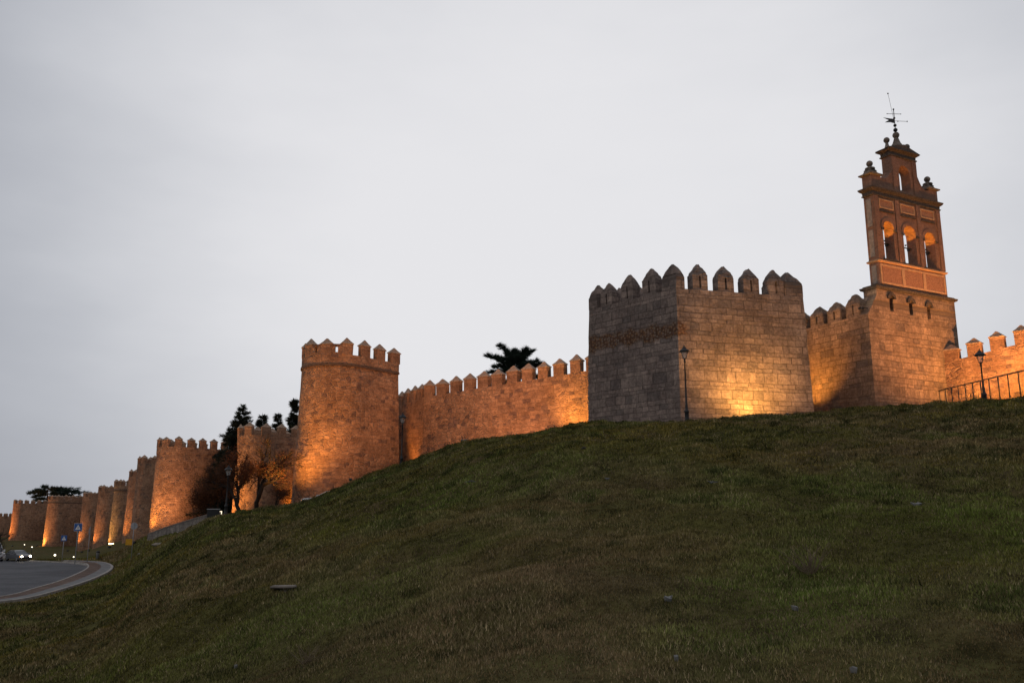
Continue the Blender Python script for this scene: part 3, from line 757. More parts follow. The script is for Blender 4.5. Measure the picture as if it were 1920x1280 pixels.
def corner_m(K, a, b, i):
    d1 = (K-a).normalized(); d2 = (b-K).normalized(); q = K-d1*.62+d2*.62
    put(CMn[i % 3], (q.x, q.y, ZS), math.atan2(*( (d1+d2).normalized().yx))+math.pi/4*0, sq)
def edge_m(a, b, n, j, e0=1.9, e1=1.9, mt=.75):
    d = (b-a).normalized(); nn = Vector((-d.y, d.x)); Lq = (b-a).length
    for i in range(n):
        s = e0+(Lq-e0-e1)*(i/(n-1) if n > 1 else .5); q = a+d*s+nn*(mt/2+.01)
        put(CM[(i+j) % 5], (q.x, q.y, ZS), math.atan2(d.y, d.x), sq)
LL = (K0-K1).length; LR = (K2-K0).length
dL = (K0-K1).normalized(); dR = (K2-K0).normalized()
# corner merlons follow one face each
q = K0-dL*.55+Vector((-dL.y, dL.x))*.5; 
def corner_piece(K, d1, d2, sd, la=1.15, lb=1.15):
    """L-shaped corner merlon: a blocky prism on the corner outline, coming to a blunt point"""
    random.seed(sd); mb = MB(); a = K-d1*la; b = K+d2*lb; c = a+(b-K)
    ctr = (a+b+c+K)/4; lv = [(1, -.03), (1, .8), (.94, .95), (.84, 1.1), (.68, 1.3), (.46, 1.5), (.24, 1.68), (.09, 1.8)]; rings = []
    for f_, z in lv:
        rings.append([mb.bm.verts.new((ctr.x+(p_.x-ctr.x)*f_+random.uniform(-.03, .03)*(z > 0), ctr.y+(p_.y-ctr.y)*f_+random.uniform(-.03, .03)*(z > 0), ZS+z+random.uniform(-.03, .03)*(z > 0))) for p_ in (K, b, (b+c)/2, c, (c+a)/2, a)])
    for r0, r1 in zip(rings, rings[1:]):
        for k in range(6): mb.face([r0[k], r0[(k+1) % 6], r1[(k+1) % 6], r1[k]])
    mb.face(rings[-1])
    o = mb.build('merlon', M['ashlar'], sq); o.location = -Vector(sq.location)
corner_piece(K0, dL, dR, 1, 1.2, .62); corner_piece(K2, dR, (K3-K2).normalized(), 2, 1.35, 1.0); corner_piece(K1, (K1-K3).normalized(), dL, 3, 1.0, .8); corner_piece(K3, (K3-K2).normalized(), (K1-K3).normalized(), 4)
edge_m(K1, K0, 3, 0, 1.75, 2.35)
edge_m(K0, K2, 4, 2, LR*.185, LR*.215)
edge_m(K2, K3, 3, 1, 2.2, 2.2); edge_m(K3, K1, 4, 1, 2.3, 2.3)

# ------------------------------------------------------------------ bell tower (stone gate tower with a brick bell gable)
KB = PY(1642, 757, 61.6); d = Vector((math.sin(R(62)), math.cos(R(62)))); kb = V2(KB)
ql = (V2(PZ(1522, 612, 14.555))-V2(PZ(1622, 587, 14.555))).normalized()
bt = empty('bell_tower', (KB.x, KB.y, KB.z), label='tall stone gate tower carrying a red brick bell gable with three bell arches', cat='tower')
BW = 10.1; zt0 = 14.55
def relb(o): o.location = Vector(o.location)-Vector(bt.location); return o
relb(body('stone_base', [kb, kb+d*BW, kb+d*BW+ql*9, kb+ql*9], 4.0, zt0, M['ashlar2'], bt, batter=.006, seg=.7, u0=0))
nb = Vector((-d.y, d.x))      # into the tower
TB = lambda off: (lambda a, b_, t: (kb.x+d.x*a+nb.x*(t+off), kb.y+d.y*a+nb.y*(t+off), b_))
def arch(s0, s1, z0, zs, n=10):
    r = (s1-s0)/2; c_ = (s0+s1)/2
    return [(s0, z0), (s1, z0)]+[(c_+r*math.cos(math.pi*i/n), zs+r*math.sin(math.pi*i/n)) for i in range(n+1)]
mb = MB(); mb.poly([(1.1, zt0+.004), (BW, zt0+.004), (BW, 16.75), (1.1, 16.75)], [arch(2.45, 2.85, 15.0, 15.95), arch(4.62, 5.02, 14.95, 15.85), arch(6.68, 7.08, 14.85, 15.75)], .75, TB(.0))
mb.poly([(1.1, zt0+.004), (BW, zt0+.004), (BW, 16.75), (1.1, 16.75)], [], .4, TB(.752)); relb(mb.build('upper_block', M['ashlar2'], bt))
mb = MB(); mb.poly([(.02, zt0+.004), (1.098, zt0+.004), (1.098, 16.1)], [], 1.15, TB(.003)); relb(mb.build('weathering', M['ashlar2'], bt))
for s0, z0 in ((2.65, 15.95), (4.82, 15.85), (6.88, 15.75)):     # rough stone hoods over the niches
    mb = MB(); pts = [(s0+.46*math.cos(math.pi*i/8), z0+.46*math.sin(math.pi*i/8)) for i in range(9)]+[(s0+.22*math.cos(math.pi*(8-i)/8), z0+.22*math.sin(math.pi*(8-i)/8)) for i in range(9)]
    mb.poly(pts, [], .16, TB(-.14)); relb(mb.build('niche_hood', M['cornice'], bt, jitter=.02))
def cornice(parent, name, s0, s1, t0, t1, levels, mat):
    """moulded band round a rectangular block: levels = (z, projection)"""
    mb = MB(); rings = []
    for z, pj in levels:
        rings.append([mb.bm.verts.new(TB(0)(a, z, t)) for a, t in ((s0-pj, t0-pj), (s1+pj, t0-pj), (s1+pj, t1+pj), (s0-pj, t1+pj))])
    for r0, r1 in zip(rings, rings[1:]):
        for k in range(4): mb.face([r0[k], r0[(k+1) % 4], r1[(k+1) % 4], r1[k]])
    mb.face(rings[0][::-1]); mb.face(rings[-1])
    return relb(mb.build(name, mat, parent))
cornice(bt, 'cornice', 1.1, BW, 0, 1.15, [(16.55, .02), (16.62, .16), (16.78, .22), (16.80, .05), (16.9, .03)], M['cornice'])
# merlons on the left flank wall
CB = [crest_mesh(1.35, .8, 1.55, M['ashlar2'], s+20, True) for s in range(3)]
for i, s_ in enumerate((1.35, 3.15, 4.9, 6.7)):
    q = kb+ql*s_+Vector((ql.y, -ql.x))*.42
    o = put(CB[i % 3], (q.x, q.y, zt0), math.atan2(ql.y, ql.x), bt, sc=(1, 1, 1.15 if i == 0 else 1))
G0, G1, GT = 1.6, 9.35, .84
gl = bpy.data.objects.new('bell_gable', bpy.data.meshes.new('bell_gable')); 
A1, A2, A3 = (2.42, 3.62), (4.72, 6.17), (7.17, 8.42)
def curve_pts(p0, p1, bulge, n=7):
    o = []
    for i in range(n+1):
        t = i/n; x = p0[0]+(p1[0]-p0[0])*t; z = p0[1]+(p1[1]-p0[1])*t; o.append((x, z+bulge*math.sin(math.pi*t)))
    return o
outl = [(G0, 16.9), (G1, 16.9), (G1, 25.75), (8.35, 25.75), (8.3, 25.62)]+curve_pts((7.95, 25.5), (7.0, 26.75), -.28)[0:]+[(7.0, 28.3), (4.08, 28.3)]+curve_pts((4.08, 26.5), (2.75, 25.62), -.3)+[(2.65, 25.75), (G0, 25.75)]
mb = MB(); mb.poly(outl, [arch(*A1, 19.05, 21.5), arch(*A2, 19.0, 21.4), arch(*A3, 18.98, 21.35), arch(4.9, 6.2, 25.0, 26.5)], GT, TB(.0), 0)
g = mb.build('bell_gable', M['brick'], bt); relb(g)
def relg(o): o.parent = g; o.location = (0, 0, 0); return o
def gbox(name, s0, s1, z0, z1, pj, mat, th=None):
    mb = MB(); mb.poly([(s0, z0), (s1, z0), (s1, z1), (s0, z1)], [], pj if th is None else th, TB(-pj)); return relg(mb.build(name, mat))
def gframe(name, s0, s1, z0, z1, w, pj, mat):
    mb = MB(); mb.poly([(s0, z0), (s1, z0), (s1, z1), (s0, z1)], [[(s0+w, z0+w), (s1-w, z0+w), (s1-w, z1-w), (s0+w, z1-w)]], pj, TB(-pj)); return relg(mb.build(name, mat))
def gcorn(name, s0, s1, t0, t1, lv, mat): o = cornice(None, name, s0, s1, t0, t1, lv, mat); return relg(o)
gcorn('plinth_string', G0, G1, 0, GT, [(18.72, .01), (18.76, .12), (18.86, .14), (18.93, .04), (18.95, .0)], M['plaster'])
gcorn('main_cornice', G0, G1, 0, GT, [(24.0, .01), (24.05, .10), (24.13, .12), (24.16, .05), (24.38, .07), (24.48, .2), (24.6, .28), (24.67, .28), (24.72, .08)], M['cornice'])
gcorn('upper_cornice', 4.08, 7.0, 0, GT, [(27.72, .01), (27.76, .10), (27.85, .11), (27.88, .03), (28.1, .05), (28.2, .2), (28.28, .3), (28.34, .3), (28.37, .08)], M['cornice'])
mb = MB(); mb.poly([(3.72, 28.36), (7.36, 28.36), (5.54, 28.86)], [], GT+.5, TB(-.25)); relg(mb.build('pediment', M['cornice']))
for s0, s1 in ((G0, 2.62), (8.38, G1)):
    gcorn('pedestal_cap', s0+.03, s1-.03, .02, GT-.02, [(25.7, .02), (25.75, .2), (25.85, .22), (25.9, .0), (26.15, -.12), (26.2, -.08), (26.38, -.25)], M['capgrey'])
# plinth panels: salmon frames round rough red fields
for s0, s1 in ((1.85, 4.22), (4.32, 6.66), (6.76, 9.1)):
    gframe('panel_frame', s0-.05 if s0 > 2 else s0-.12, s1+.05 if s1 < 9 else s1+.1, 17.05, 18.6, .16, .05, M['plaster']); gbox('panel_field', s0+.14, s1-.14, 17.22, 18.43, .015, M['panel'])
# pilasters and bay mouldings of the bell stage
for s0, s1 in ((1.62, 2.1), (3.98, 4.42), (6.45, 6.9), (8.86, 9.33)):
    gbox('pilaster', s0, s1, 18.96, 24.02, .09, M['brick'])
for (a0, a1), zsp, zs in ((A1, 21.5, 19.05), (A2, 21.4, 19.0), (A3, 21.35, 18.98)):
    c_ = (a0+a1)/2; r0 = (a1-a0)/2
    mb = MB(); n = 14
    pts = [(c_+(r0+.26)*math.cos(math.pi*i/n), zsp+(r0+.26)*math.sin(math.pi*i/n)) for i in range(n+1)]+[(c_+(r0+.01)*math.cos(math.pi*(n-i)/n), zsp+(r0+.01)*math.sin(math.pi*(n-i)/n)) for i in range(n+1)]
    mb.poly(pts, [], .07, TB(-.07)); relg(mb.build('archivolt', M['brick']))
    for sx, sg in ((a0, -1), (a1, 1)):
        gbox('impost', min(sx, sx+sg*.3)-(0 if sg > 0 else -0), max(sx, sx+sg*.3), zsp-.16, zsp-.02, .13, M['cornice'])
    gframe('panel_frame', c_-.82, c_+.82, 23.1, 23.85, .1, .06, M['plaster']); gbox('panel_field', c_-.72, c_+.72, 23.2, 23.75, .012, M['panel'])
    gbox('bay_string', c_-.86, c_+.86, 22.82, 22.9, .1, M['cornice'])
    mb = MB(); mb.poly([(a0-.2, zs-.1), (a1+.2, zs-.1), (a1+.2, zs), (a0-.2, zs)], [], .12, TB(-.12)); relg(mb.build('sill', M['cornice']))
    for k, tt in ((0, .5),):
        q0 = TB(0)(a0, 20.5, tt); q1 = TB(0)(a1, 20.5, tt)
        m2 = MB(); m2.tube([q0, q1], .05, 6); relg(m2.build('bell_beam', M['iron']))
    # fallen-in bell bearing holes
    m2 = MB(); qq = TB(0)(a1, 20.4, .7); m2.box((qq[0], qq[1], qq[2]), (.16, .22, .22), 0, math.atan2(d.y, d.x)); relg(m2.build('bearing_block', M['iron']))
for s0, s1 in ((4.1, 4.6), (6.5, 6.98)): gbox('pilaster', s0, s1, 24.76, 27.7, .08, M['brick'])
# side panels on the left return
for z0, z1 in ((17.1, 18.5), (19.2, 21.3), (21.6, 23.8)):
    mb = MB(); T_ = lambda a, b_, t: (kb.x+d.x*(G0-t)+nb.x*a, kb.y+d.y*(G0-t)+nb.y*a, b_)
    mb.poly([(.2, z0), (.64, z0), (.64, z1), (.2, z1)], [], .03, T_); relg(mb.build('side_panel', M['greyplaster']))
# finials
def finial(s_, z0, r, name='finial', tall=.5):
    q = TB(0)(s_, z0, GT/2); mb = MB()
    mb.lathe([(r*1.5, 0), (r*1.5, .12), (r*.9, .2), (r*.55, tall*.7), (r*.45, tall), (r*.5, tall+.03)], q, 12); mb.ball((q[0], q[1], q[2]+tall+r*.85), r)
    return relg(mb.build(name, M['capgrey']))
finial(2.1, 26.3, .25, tall=.28); finial(8.88, 26.3, .25, tall=.28)
finial(4.35, 28.38, .24, tall=.65); finial(6.75, 28.38, .23, tall=.6)
q = TB(0)(5.54, 28.9, GT/2); mb = MB(); mb.lathe([(.52, 0), (.45, .12), (.30, .35), (.17, .75), (.13, .85)], q, 4, smooth=False, phase=math.pi/4+math.atan2(d.y, d.x)); mb.ball((q[0], q[1], q[2]+1.02), .27); relg(mb.build('central_finial', M['capgrey']))
# weather vane
mb = MB(); x, y, z = q; z += 1.25
mb.tube([(x, y, z-.1), (x, y, z+2.0)], .028, 6); mb.ball((x, y, z+.22), .17); mb.ball((x, y, z+.62), .13); mb.ball((x, y, z+1.25), .09); mb.ball((x, y, z+2.02), .07)
vd = Vector((.93, .36, 0)).normalized(); O = Vector((x, y, z+.98)); up = Vector((0, 0, 1))
mb.tube([O-vd*.2, O+vd*1.35+up*.22], .018, 5); mb.ball(O+vd*1.35+up*.22, .05); mb.ball(O+vd*.35+up*.06, .05)
fl = [(-.05, -.18), (-.05, .2), (-.45, .16), (-1.15, .12), (-.6, .0), (-1.05, -.28), (-.45, -.16)]
mb.poly(fl, [], .025, lambda a, b_, t: tuple(O+vd*a+up*b_+Vector((-vd.y, vd.x, 0))*(t-.012)))
cr_ = Vector((.8, -.3, 0)).normalized(); O2 = Vector((x, y, z+1.62)); mb.tube([O2-cr_*.5+up*.1, O2+cr_*.5-up*.1], .02, 5); mb.tube([O2+up*.3, O2-up*.3], .03, 5)
mb.ball(O2-cr_*.5+up*.1, .04); mb.ball(O2+cr_*.5-up*.1, .04)
mb.tube([(x-.06, y, z+1.2), (x-.32, y, z+3.35)], .012, 5); mb.ball((x-.33, y, z+3.4), .06)
relg(mb.build('weather_vane', M['iron']))

# gate wall between the square tower and the bell tower, set back
g0 = K2+(K3-K2).normalized()*5; g1 = kb+ql*7.5
curtain([g0, g1], 12.9, 4, 'recessed gate wall in the gap between the square tower and the bell tower', mat='ashlar2', mh=.9, mc=.5, ck='capgrey')
# right-hand curtain, running towards the viewer and out of frame
e0 = kb+d*8.1+Vector((-.72, .69))*1.2; e1 = e0+Vector((.72, -.69))*16
curtain([e0, e1], zline(e0, 11.35, e0+Vector((.72, -.69))*6.5, 12.3), 4, 'bright orange crenellated wall right of the bell tower, behind the railing', pitch=1.62, start=1.75, mh=.88, mc=.5, mw=1.02)

# ------------------------------------------------------------------ floodlights
fcount = 0
def flood(pos, target, power, label, color=(1, .47, .085), size=100, blend=.7, lens='lamp', sc=1, radius=.12, lensmat=None):
    pos = Vector(pos); tg = Vector(target); dr = (tg-pos).normalized()
    e = empty('floodlight', pos, label=label, cat='floodlight', group='floodlights of the town wall')
    e.rotation_euler = dr.to_track_quat('-Z', 'Y').to_euler()
    mb = MB(); w = .22*sc
    mb.box((0, 0, .02*sc), (2*w, 1.5*w, .16*sc), 0, 0, .7, .7)
    for sx, sy, bx, by in ((1, 0, .02, 1.5*w), (-1, 0, .02, 1.5*w), (0, 1, 2*w-.05, .02), (0, -1, 2*w-.05, .02)): mb.box((sx*(w-.01), sy*(.75*w-.01), -.14*sc), (bx, by, .17*sc))
    mb.build('housing', M['iron'], e)
    mb = MB(); mb.box((0, 0, .0), (1.8*w, 1.3*w, .012)); mb.build('lens', M[lens], e)
    l = bpy.data.lights.new('lamp', 'SPOT'); l.energy = power; l.color = color; l.spot_size = R(size); l.spot_blend = blend; l.shadow_soft_size = radius
    o = bpy.data.objects.new('lamp', l); COL.objects.link(o); o.parent = e; o.location = (0, 0, -.15*sc)
    return e
def gpos(x, y, h=.3): return (x, y, tz(x, y)+h)
nR = Vector((dR.y, -dR.x)); nL = Vector((dL.y, -dL.x))
q = K0.lerp(K2, .50)+nR*2.3; w_ = K0.lerp(K2, .50)
flood(gpos(*q), (w_.x, w_.y, 9.6), 2100, 'yellow floodlight at the foot of the square tower, facing its right face', (1, .49, .09), 165, 1, sc=.6)
q = K0.lerp(K2, .5)+nR*4.6; w_ = K0.lerp(K2, .55)
flood(gpos(*q), (w_.x, w_.y, 12.5), 2600, 'floodlight farther out from the right face of the square tower', (1, .44, .13), 160, 1, sc=.5)
wA = V2(A); dAB = (V2(B)-V2(A)).normalized(); nAB = Vector((-dAB.y, dAB.x)); nAB = nAB if nAB.y < 0 else -nAB
q = wA+dAB*1.2+nAB*2.6
flood(gpos(*q), (wA.x+dAB.x*.8, wA.y+dAB.y*.8, 9.5), 1500, 'floodlight at the right end of the long wall, beside the square tower', size=120, blend=1)
q = wA+dAB*4.5+nAB*10.5
flood(gpos(*q), (wA.x+dAB.x*9, wA.y+dAB.y*9, 10), 6500, 'added wash light before the middle of the long wall', (1, .42, .15), size=120, blend=1)  # added lamp: spreads a broad warm wash along the wall
nBC = Vector((-dBC.y, dBC.x)); nBC = nBC if nBC.x < 0 or nBC.y < 0 else -nBC
q = V2(B)+dBC*2.5+nBC*1.5; t_ = V2(B)+dBC*1.2
flood(gpos(*q), (t_.x, t_.y, 10), 1000, 'floodlight in the corner between the long wall and the tall round tower', (1, .36, .06), size=80, blend=1)
# bell tower: left flank, front, right curtain
nq = Vector((-ql.y, ql.x)); nq = nq if nq.x < 0 else -nq
q = kb+ql*5.3+nq*3.0
flood(gpos(*q, h=.05), (kb.x+ql.x*5.3, kb.y+ql.y*5.3, 15), 5200, 'floodlight in the gap between the square tower and the bell tower', (1, .42, .07), size=88, blend=1, sc=.5)
q = kb+d*5.5-nb*7
flood(gpos(*q, h=.7), (kb.x+d.x*4.8, kb.y+d.y*4.8, 23), 8000, 'floodlight in front of the bell tower', (1, .42, .13), size=150, blend=1)
q = kb+d*8.2-nb*3.0
flood(gpos(*q), (kb.x+d.x*7, kb.y+d.y*7, 11), 350, 'floodlight at the right foot of the bell tower', size=120, blend=1)
nE = Vector((-.69, -.72))
for k, s_ in enumerate((6.6, 11.5)):
    q = e0+Vector((.72, -.69))*s_+nE*3.2; w_ = e0+Vector((.72, -.69))*(s_-.6)
    flood(gpos(*q), (w_.x, w_.y, 9.8), 1350, ['floodlight at the wall foot beyond the railing', 'floodlight at the wall foot beyond the right edge'][k], (1, .44, .06), size=130, blend=1)
# lamps standing on the sills of the bell arches, lighting the vaults
for (a0, a1), zsp in ((A1, 21.5), (A2, 21.4), (A3, 21.35)):
    nm = {A1: 'left', A2: 'middle', A3: 'right'}[(a0, a1)]
    p0 = TB(0)((a0+a1)/2-.15, 20.62, .3); p1 = TB(0)((a0+a1)/2+.1, 22.2, .5)
    flood(p0, p1, 130, 'small lamp on the beam inside the %s bell arch' % nm, (1, .40, .03), size=105, blend=.3, sc=.3, radius=.04)
p0 = TB(0)(5.5, 25.15, .3); flood(p0, TB(0)(5.6, 27.2, .5), 14, 'small lamp inside the topmost little arch', (1, .4, .05), size=100, blend=.5, sc=.3)
# pair of white lamps on a bracket behind the merlon
for k, px in enumerate((1612, 1618)):
    p0 = PY(px, 578, 61.9); t0_ = TB(0)(4, 25, -3)
    flood(p0, t0_ if k else TB(0)(7, 22, -4), 30, ['left', 'right'][k]+' one of the two white lamps on the bracket beside the bell tower', (1, .85, .6), size=100, lens='lampw', sc=.55)
mb = MB(); p0 = PY(1609, 578, 61.95); p1 = PY(1626, 577, 62); mb.tube([p0, p1], .03, 6); mb.tube([p1, p1-Vector((0, 0, 1.0))], .03, 6)
tag(mb.build('lamp_bracket', M['iron']), 'thin iron bracket holding two white lamps beside the bell tower', 'bracket')
# round towers: each is lit from its left foot
def tflood(T, k_out, k_side, zt_, power, label, size=110, color=(1, .43, .075), aim=.5, h=.3, blend=.8, sc=1):
    c = T['c']; o = -T['back']; m = T['m']
    q = c+o*(T['R']+k_out)-m*k_side; tg = c+o*T['R']*.8-m*T['R']*aim
    return flood(gpos(q.x, q.y, h), (tg.x, tg.y, T['zb']+zt_), power, label, color, size, blend, sc=sc)
tflood(T1, 5.6, -2.8, 9, 6500, 'floodlight left of the tall round tower', aim=.5, h=.15, size=72, blend=.8, sc=.6)
tflood(T1, 7.0, -13.0, 12, 6500, 'added wash light out in front of the tall round tower', color=(1, .40, .11), size=90, aim=-.1, sc=.5)  # added lamp for overall warmth on the tower
tflood(T2, 5.5, 1.5, 9, 7000, 'floodlight left of the bare-tree tower')
c = T2['c']+T2['m']*5.5+T2['back']*2.5; flood(gpos(c.x, c.y, .05), (T2['c'].x+T2['m'].x*2.9+T2['back'].x*4, T2['c'].y+T2['m'].y*2.9+T2['back'].y*4, 2.5), 1300, 'floodlight behind the bare tree, near the right foot of its tower', (1, .36, .03), size=130, blend=1, sc=.6)
tflood(T3, 2.8, 0.4, 13, 3600, 'floodlight at the left foot of the large orange tower', size=92, blend=.6)
tflood(T3, 5.0, -8.0, 12, 5500, 'added wash light out in front of the large orange tower', color=(1, .45, .16))  # extra light put in to lift the warm tone of this tower
for T, p_, nm in ((T5, 5500, 'the slim round tower'), (T7, 6500, 'the litter-bin tower'), (T8, 6000, 'the crossing-sign tower'), (T11, 6000, 'the farthest tower')):
    tflood(T, 2.8, 0.4, 12, p_*.55, 'floodlight at the foot of '+nm, color=(1, .40, .09), size=92)
tflood(T6, 3.2, 2.6, 6, 3600, 'wide bright floodlight glowing at the foot of the pale tower', color=(1, .62, .15))
c = T6['c']; qq = c-T6['back']*(T6['R']+1.2)-T6['m']*1.0; 
mb = MB(); p0 = ground(208, 1031, 178); mb.box((0, 0, .1), (1.15, .3, .3)); o = mb.build('floodlight', M['iron'], None, bevel=.02); o.location = p0; tag(o, 'wide low floodlight box with a yellow glowing face in front of the pale tower', 'floodlight')
mb = MB(); mb.box((0, -.16, .12), (1.0, .02, .2)); mb.build('lens', M['lamp'], o)
tflood(T9, 2.4, -.5, 3, 2600, 'floodlight close to the left foot of the distant glowing tower', color=(1, .5, .1))
tflood(T9, 8, 2, 9, 6000, 'floodlight farther out from the distant glowing tower', color=(1, .4, .1))
tflood(T10, 6, 4, 8, 12000, 'floodlight left of the far tower above the silver car', color=(1, .36, .07))
# ground lamps seen as bright points in the grass
for px, py, Y, r_, lab in ((46, 1020.5, 190, .09, 'farthest small round ground lamp in the dark grass'), (60, 1025, 175, .10, 'second small ground lamp left of the distant tower'), (103, 1040, 140, .15, 'largest white round ground lamp glowing in the grass'), (138, 1043.5, 135, .085, 'small warm ground lamp at the foot of the tall crossing sign')):
    p0 = ground(px, py, Y); e = empty('ground_lamp', p0, label=lab, cat='lamp', group='round lamps in the grass')
    hgt = max(.3, PY(px, py, Y).z-p0.z)
    mb = MB(); mb.tube([(0, 0, -.2), (0, 0, hgt-r_*.8)], .05, 8); mb.build('post', M['iron'], e)
    mb = MB(); mb.ball((0, 0, hgt), r_); mb.build('globe', M['lampw'], e)

# ------------------------------------------------------------------ street lamps
def street_lamp(pos, H, label, name='street_lamp'):
    e = empty(name, pos, label=label, cat='street lamp', group='black lantern lamps along the wall')
    hb = H-.78; mb = MB()
    mb.lathe([(.17, -.4), (.17, .12), (.13, .18), (.12, .62), (.15, .66), (.15, .72), (.09, .80), (.075, 1.0), (.085, 1.04), (.065, 1.1), (.05, hb*.6), (.04, hb-.25), (.07, hb-.2), (.045, hb-.1), (.06, hb)], n=12); mb.build('post', M['iron'], e)
    mb = MB(); mb.lathe([(.11, hb), (.23, hb+.42)], n=4, smooth=False, phase=.4); l = mb.build('lantern', M['glass'], e)
    mb = MB()
    for k in range(4):
        t = .4+k*math.pi/2; mb.tube([(.115*math.cos(t), .115*math.sin(t), hb), (.245*math.cos(t), .245*math.sin(t), hb+.43)], .014, 5)
    mb.lathe([(.13, hb-.02), (.13, hb+.02)], n=4, smooth=False, phase=.4); mb.build('frame', M['iron'], l)
    mb = MB(); mb.lathe([(.31, hb+.42), (.31, hb+.46), (.2, hb+.56), (.12, hb+.6), (.10, hb+.68), (.04, hb+.7), (.02, hb+.82)], n=8, smooth=False, phase=.4); mb.build('roof', M['iron'], l)
    return e
def lamp_at(px, base_y, top_y, Y, label):
    b = PY(px, base_y, Y); tp = PY(px, top_y, Y); z0 = tz(b.x, b.y)
    return street_lamp((b.x, b.y, z0), tp.z-z0, label)
lamp_at(1288, 782, 648, 50.5, 'street lamp in front of the near corner of the square tower')
lamp_at(753, 862, 774, 66, 'street lamp beside the tall round tower, before the long wall')
lamp_at(1845, 738, 655, 50, 'street lamp beside the railing at the right, before the orange wall')
lamp_at(423, 967, 872, 68, 'street lamp standing before the brown-leaved tree')

# ------------------------------------------------------------------ railing
ra = PY(1761, 732, 58.5); rb = PY(1920, 694, 41); dv = rb-ra; L_ = dv.length; rend = ra+dv*1.35
e = empty('railing', (ra.x, ra.y, ra.z-1), label='dark iron railing climbing across the foot of the orange wall', cat='railing')
def rp(v): return Vector(v)-Vector(e.location)
mb = MB(); mb.tube([rp(ra), rp(rend)], .035, 8); mb.build('handrail', M['iron'], e)
s = 0
while s < L_*1.33:
    p0 = ra+dv.normalized()*s; zb = tz(p0.x, p0.y)
    mb = MB(); mb.tube([rp((p0.x, p0.y, min(zb, p0.z-.9)-.3)), rp(p0)], .03, 6); mb.build('post', M['iron'], e); s += 1.72

# ------------------------------------------------------------------ stone parapet by the slope
def parapet():
    pts = []
    for k in range(25):
        t = k/24; px = 280+(410-280)*t; Y = 112+(75-112)*t; py = 1001+(959-1001)*(t**.85); top = PY(px, py, Y); pts.append(top)
    e = empty('stone_parapet', (pts[0].x, pts[0].y, pts[0].z-1), label='low stone parapet wall curving up the slope below the large orange tower', cat='wall')
    rel = lambda v: Vector(v)-Vector(e.location)
    mb = MB(); mc = MB(); rows = []; rc = []; u = 0
    for i, p in enumerate(pts):
        a = pts[min(i+1, 24)]-pts[max(i-1, 0)]; n = Vector((-a.y, a.x, 0)).normalized()*.2
        zb = tz(p.x, p.y)-1.2
        if i: u += (p-pts[i-1]).length
        q = [(p.x-n.x, p.y-n.y, min(zb, p.z-1.2)), (p.x-n.x, p.y-n.y, p.z-.1), (p.x+n.x, p.y+n.y, p.z-.1), (p.x+n.x, p.y+n.y, min(zb, p.z-1.2))]
        rows.append(([mb.bm.verts.new(rel(v)) for v in q], u)); n2 = n*1.25
        q = [(p.x-n2.x, p.y-n2.y, p.z-.1), (p.x-n2.x, p.y-n2.y, p.z), (p.x+n2.x, p.y+n2.y, p.z), (p.x+n2.x, p.y+n2.y, p.z-.1)]
        rc.append([mc.bm.verts.new(rel(v)) for v in q])
    for (r0, u0), (r1, u1) in zip(rows, rows[1:]):
        for k in range(4):
            vs = [r0[k], r1[k], r1[(k+1) % 4], r0[(k+1) % 4]]; mb.face(vs, 0, [(uu, v.co.z) for uu, v in zip((u0, u1, u1, u0), vs)])
    for r0, r1 in zip(rc, rc[1:]):
        for k in range(4): mc.face([r0[k], r1[k], r1[(k+1) % 4], r0[(k+1) % 4]])
    for m_, r0, r1 in ((mb, rows[0][0], rows[-1][0]), (mc, rc[0], rc[-1])): m_.face(r0); m_.face(r1[::-1])
    mb.build('wall_body', M['parstone'], e); mc.build('coping', M['conc'], e)
parapet()
p0 = ground(400, 962, 73); mb = MB(); top = PY(400, 953, 73).z-p0.z; mb.box((0, 0, -.5), (.95, .5, top+.42)); o = mb.build('cabinet', M['iron'], None, bevel=.03); o.location = p0; o.rotation_euler = (0, 0, .3)
tag(o, 'dark metal cabinet at the upper end of the stone parapet', 'cabinet'); mb = MB(); mb.box((0, 0, top-.08), (1.05, .6, .07)); mb.build('lid', M['metal'], o)
p0 = ground(415, 966, 71); top = PY(415, 958, 71).z-p0.z
o = empty('post_light', p0, label='small lit white tube light on a short post beside the street lamp', cat='lamp')
mb = MB(); mb.box((0, 0, -.3), (.1, .1, .32)); mb.build('post', M['iron'], o)
mb = MB(); mb.box((0, 0, .02), (.05, .05, top)); mb.box((-.08, 0, top-.04), (.12, .045, .05)); mb.build('tube', M['tubel'], o)

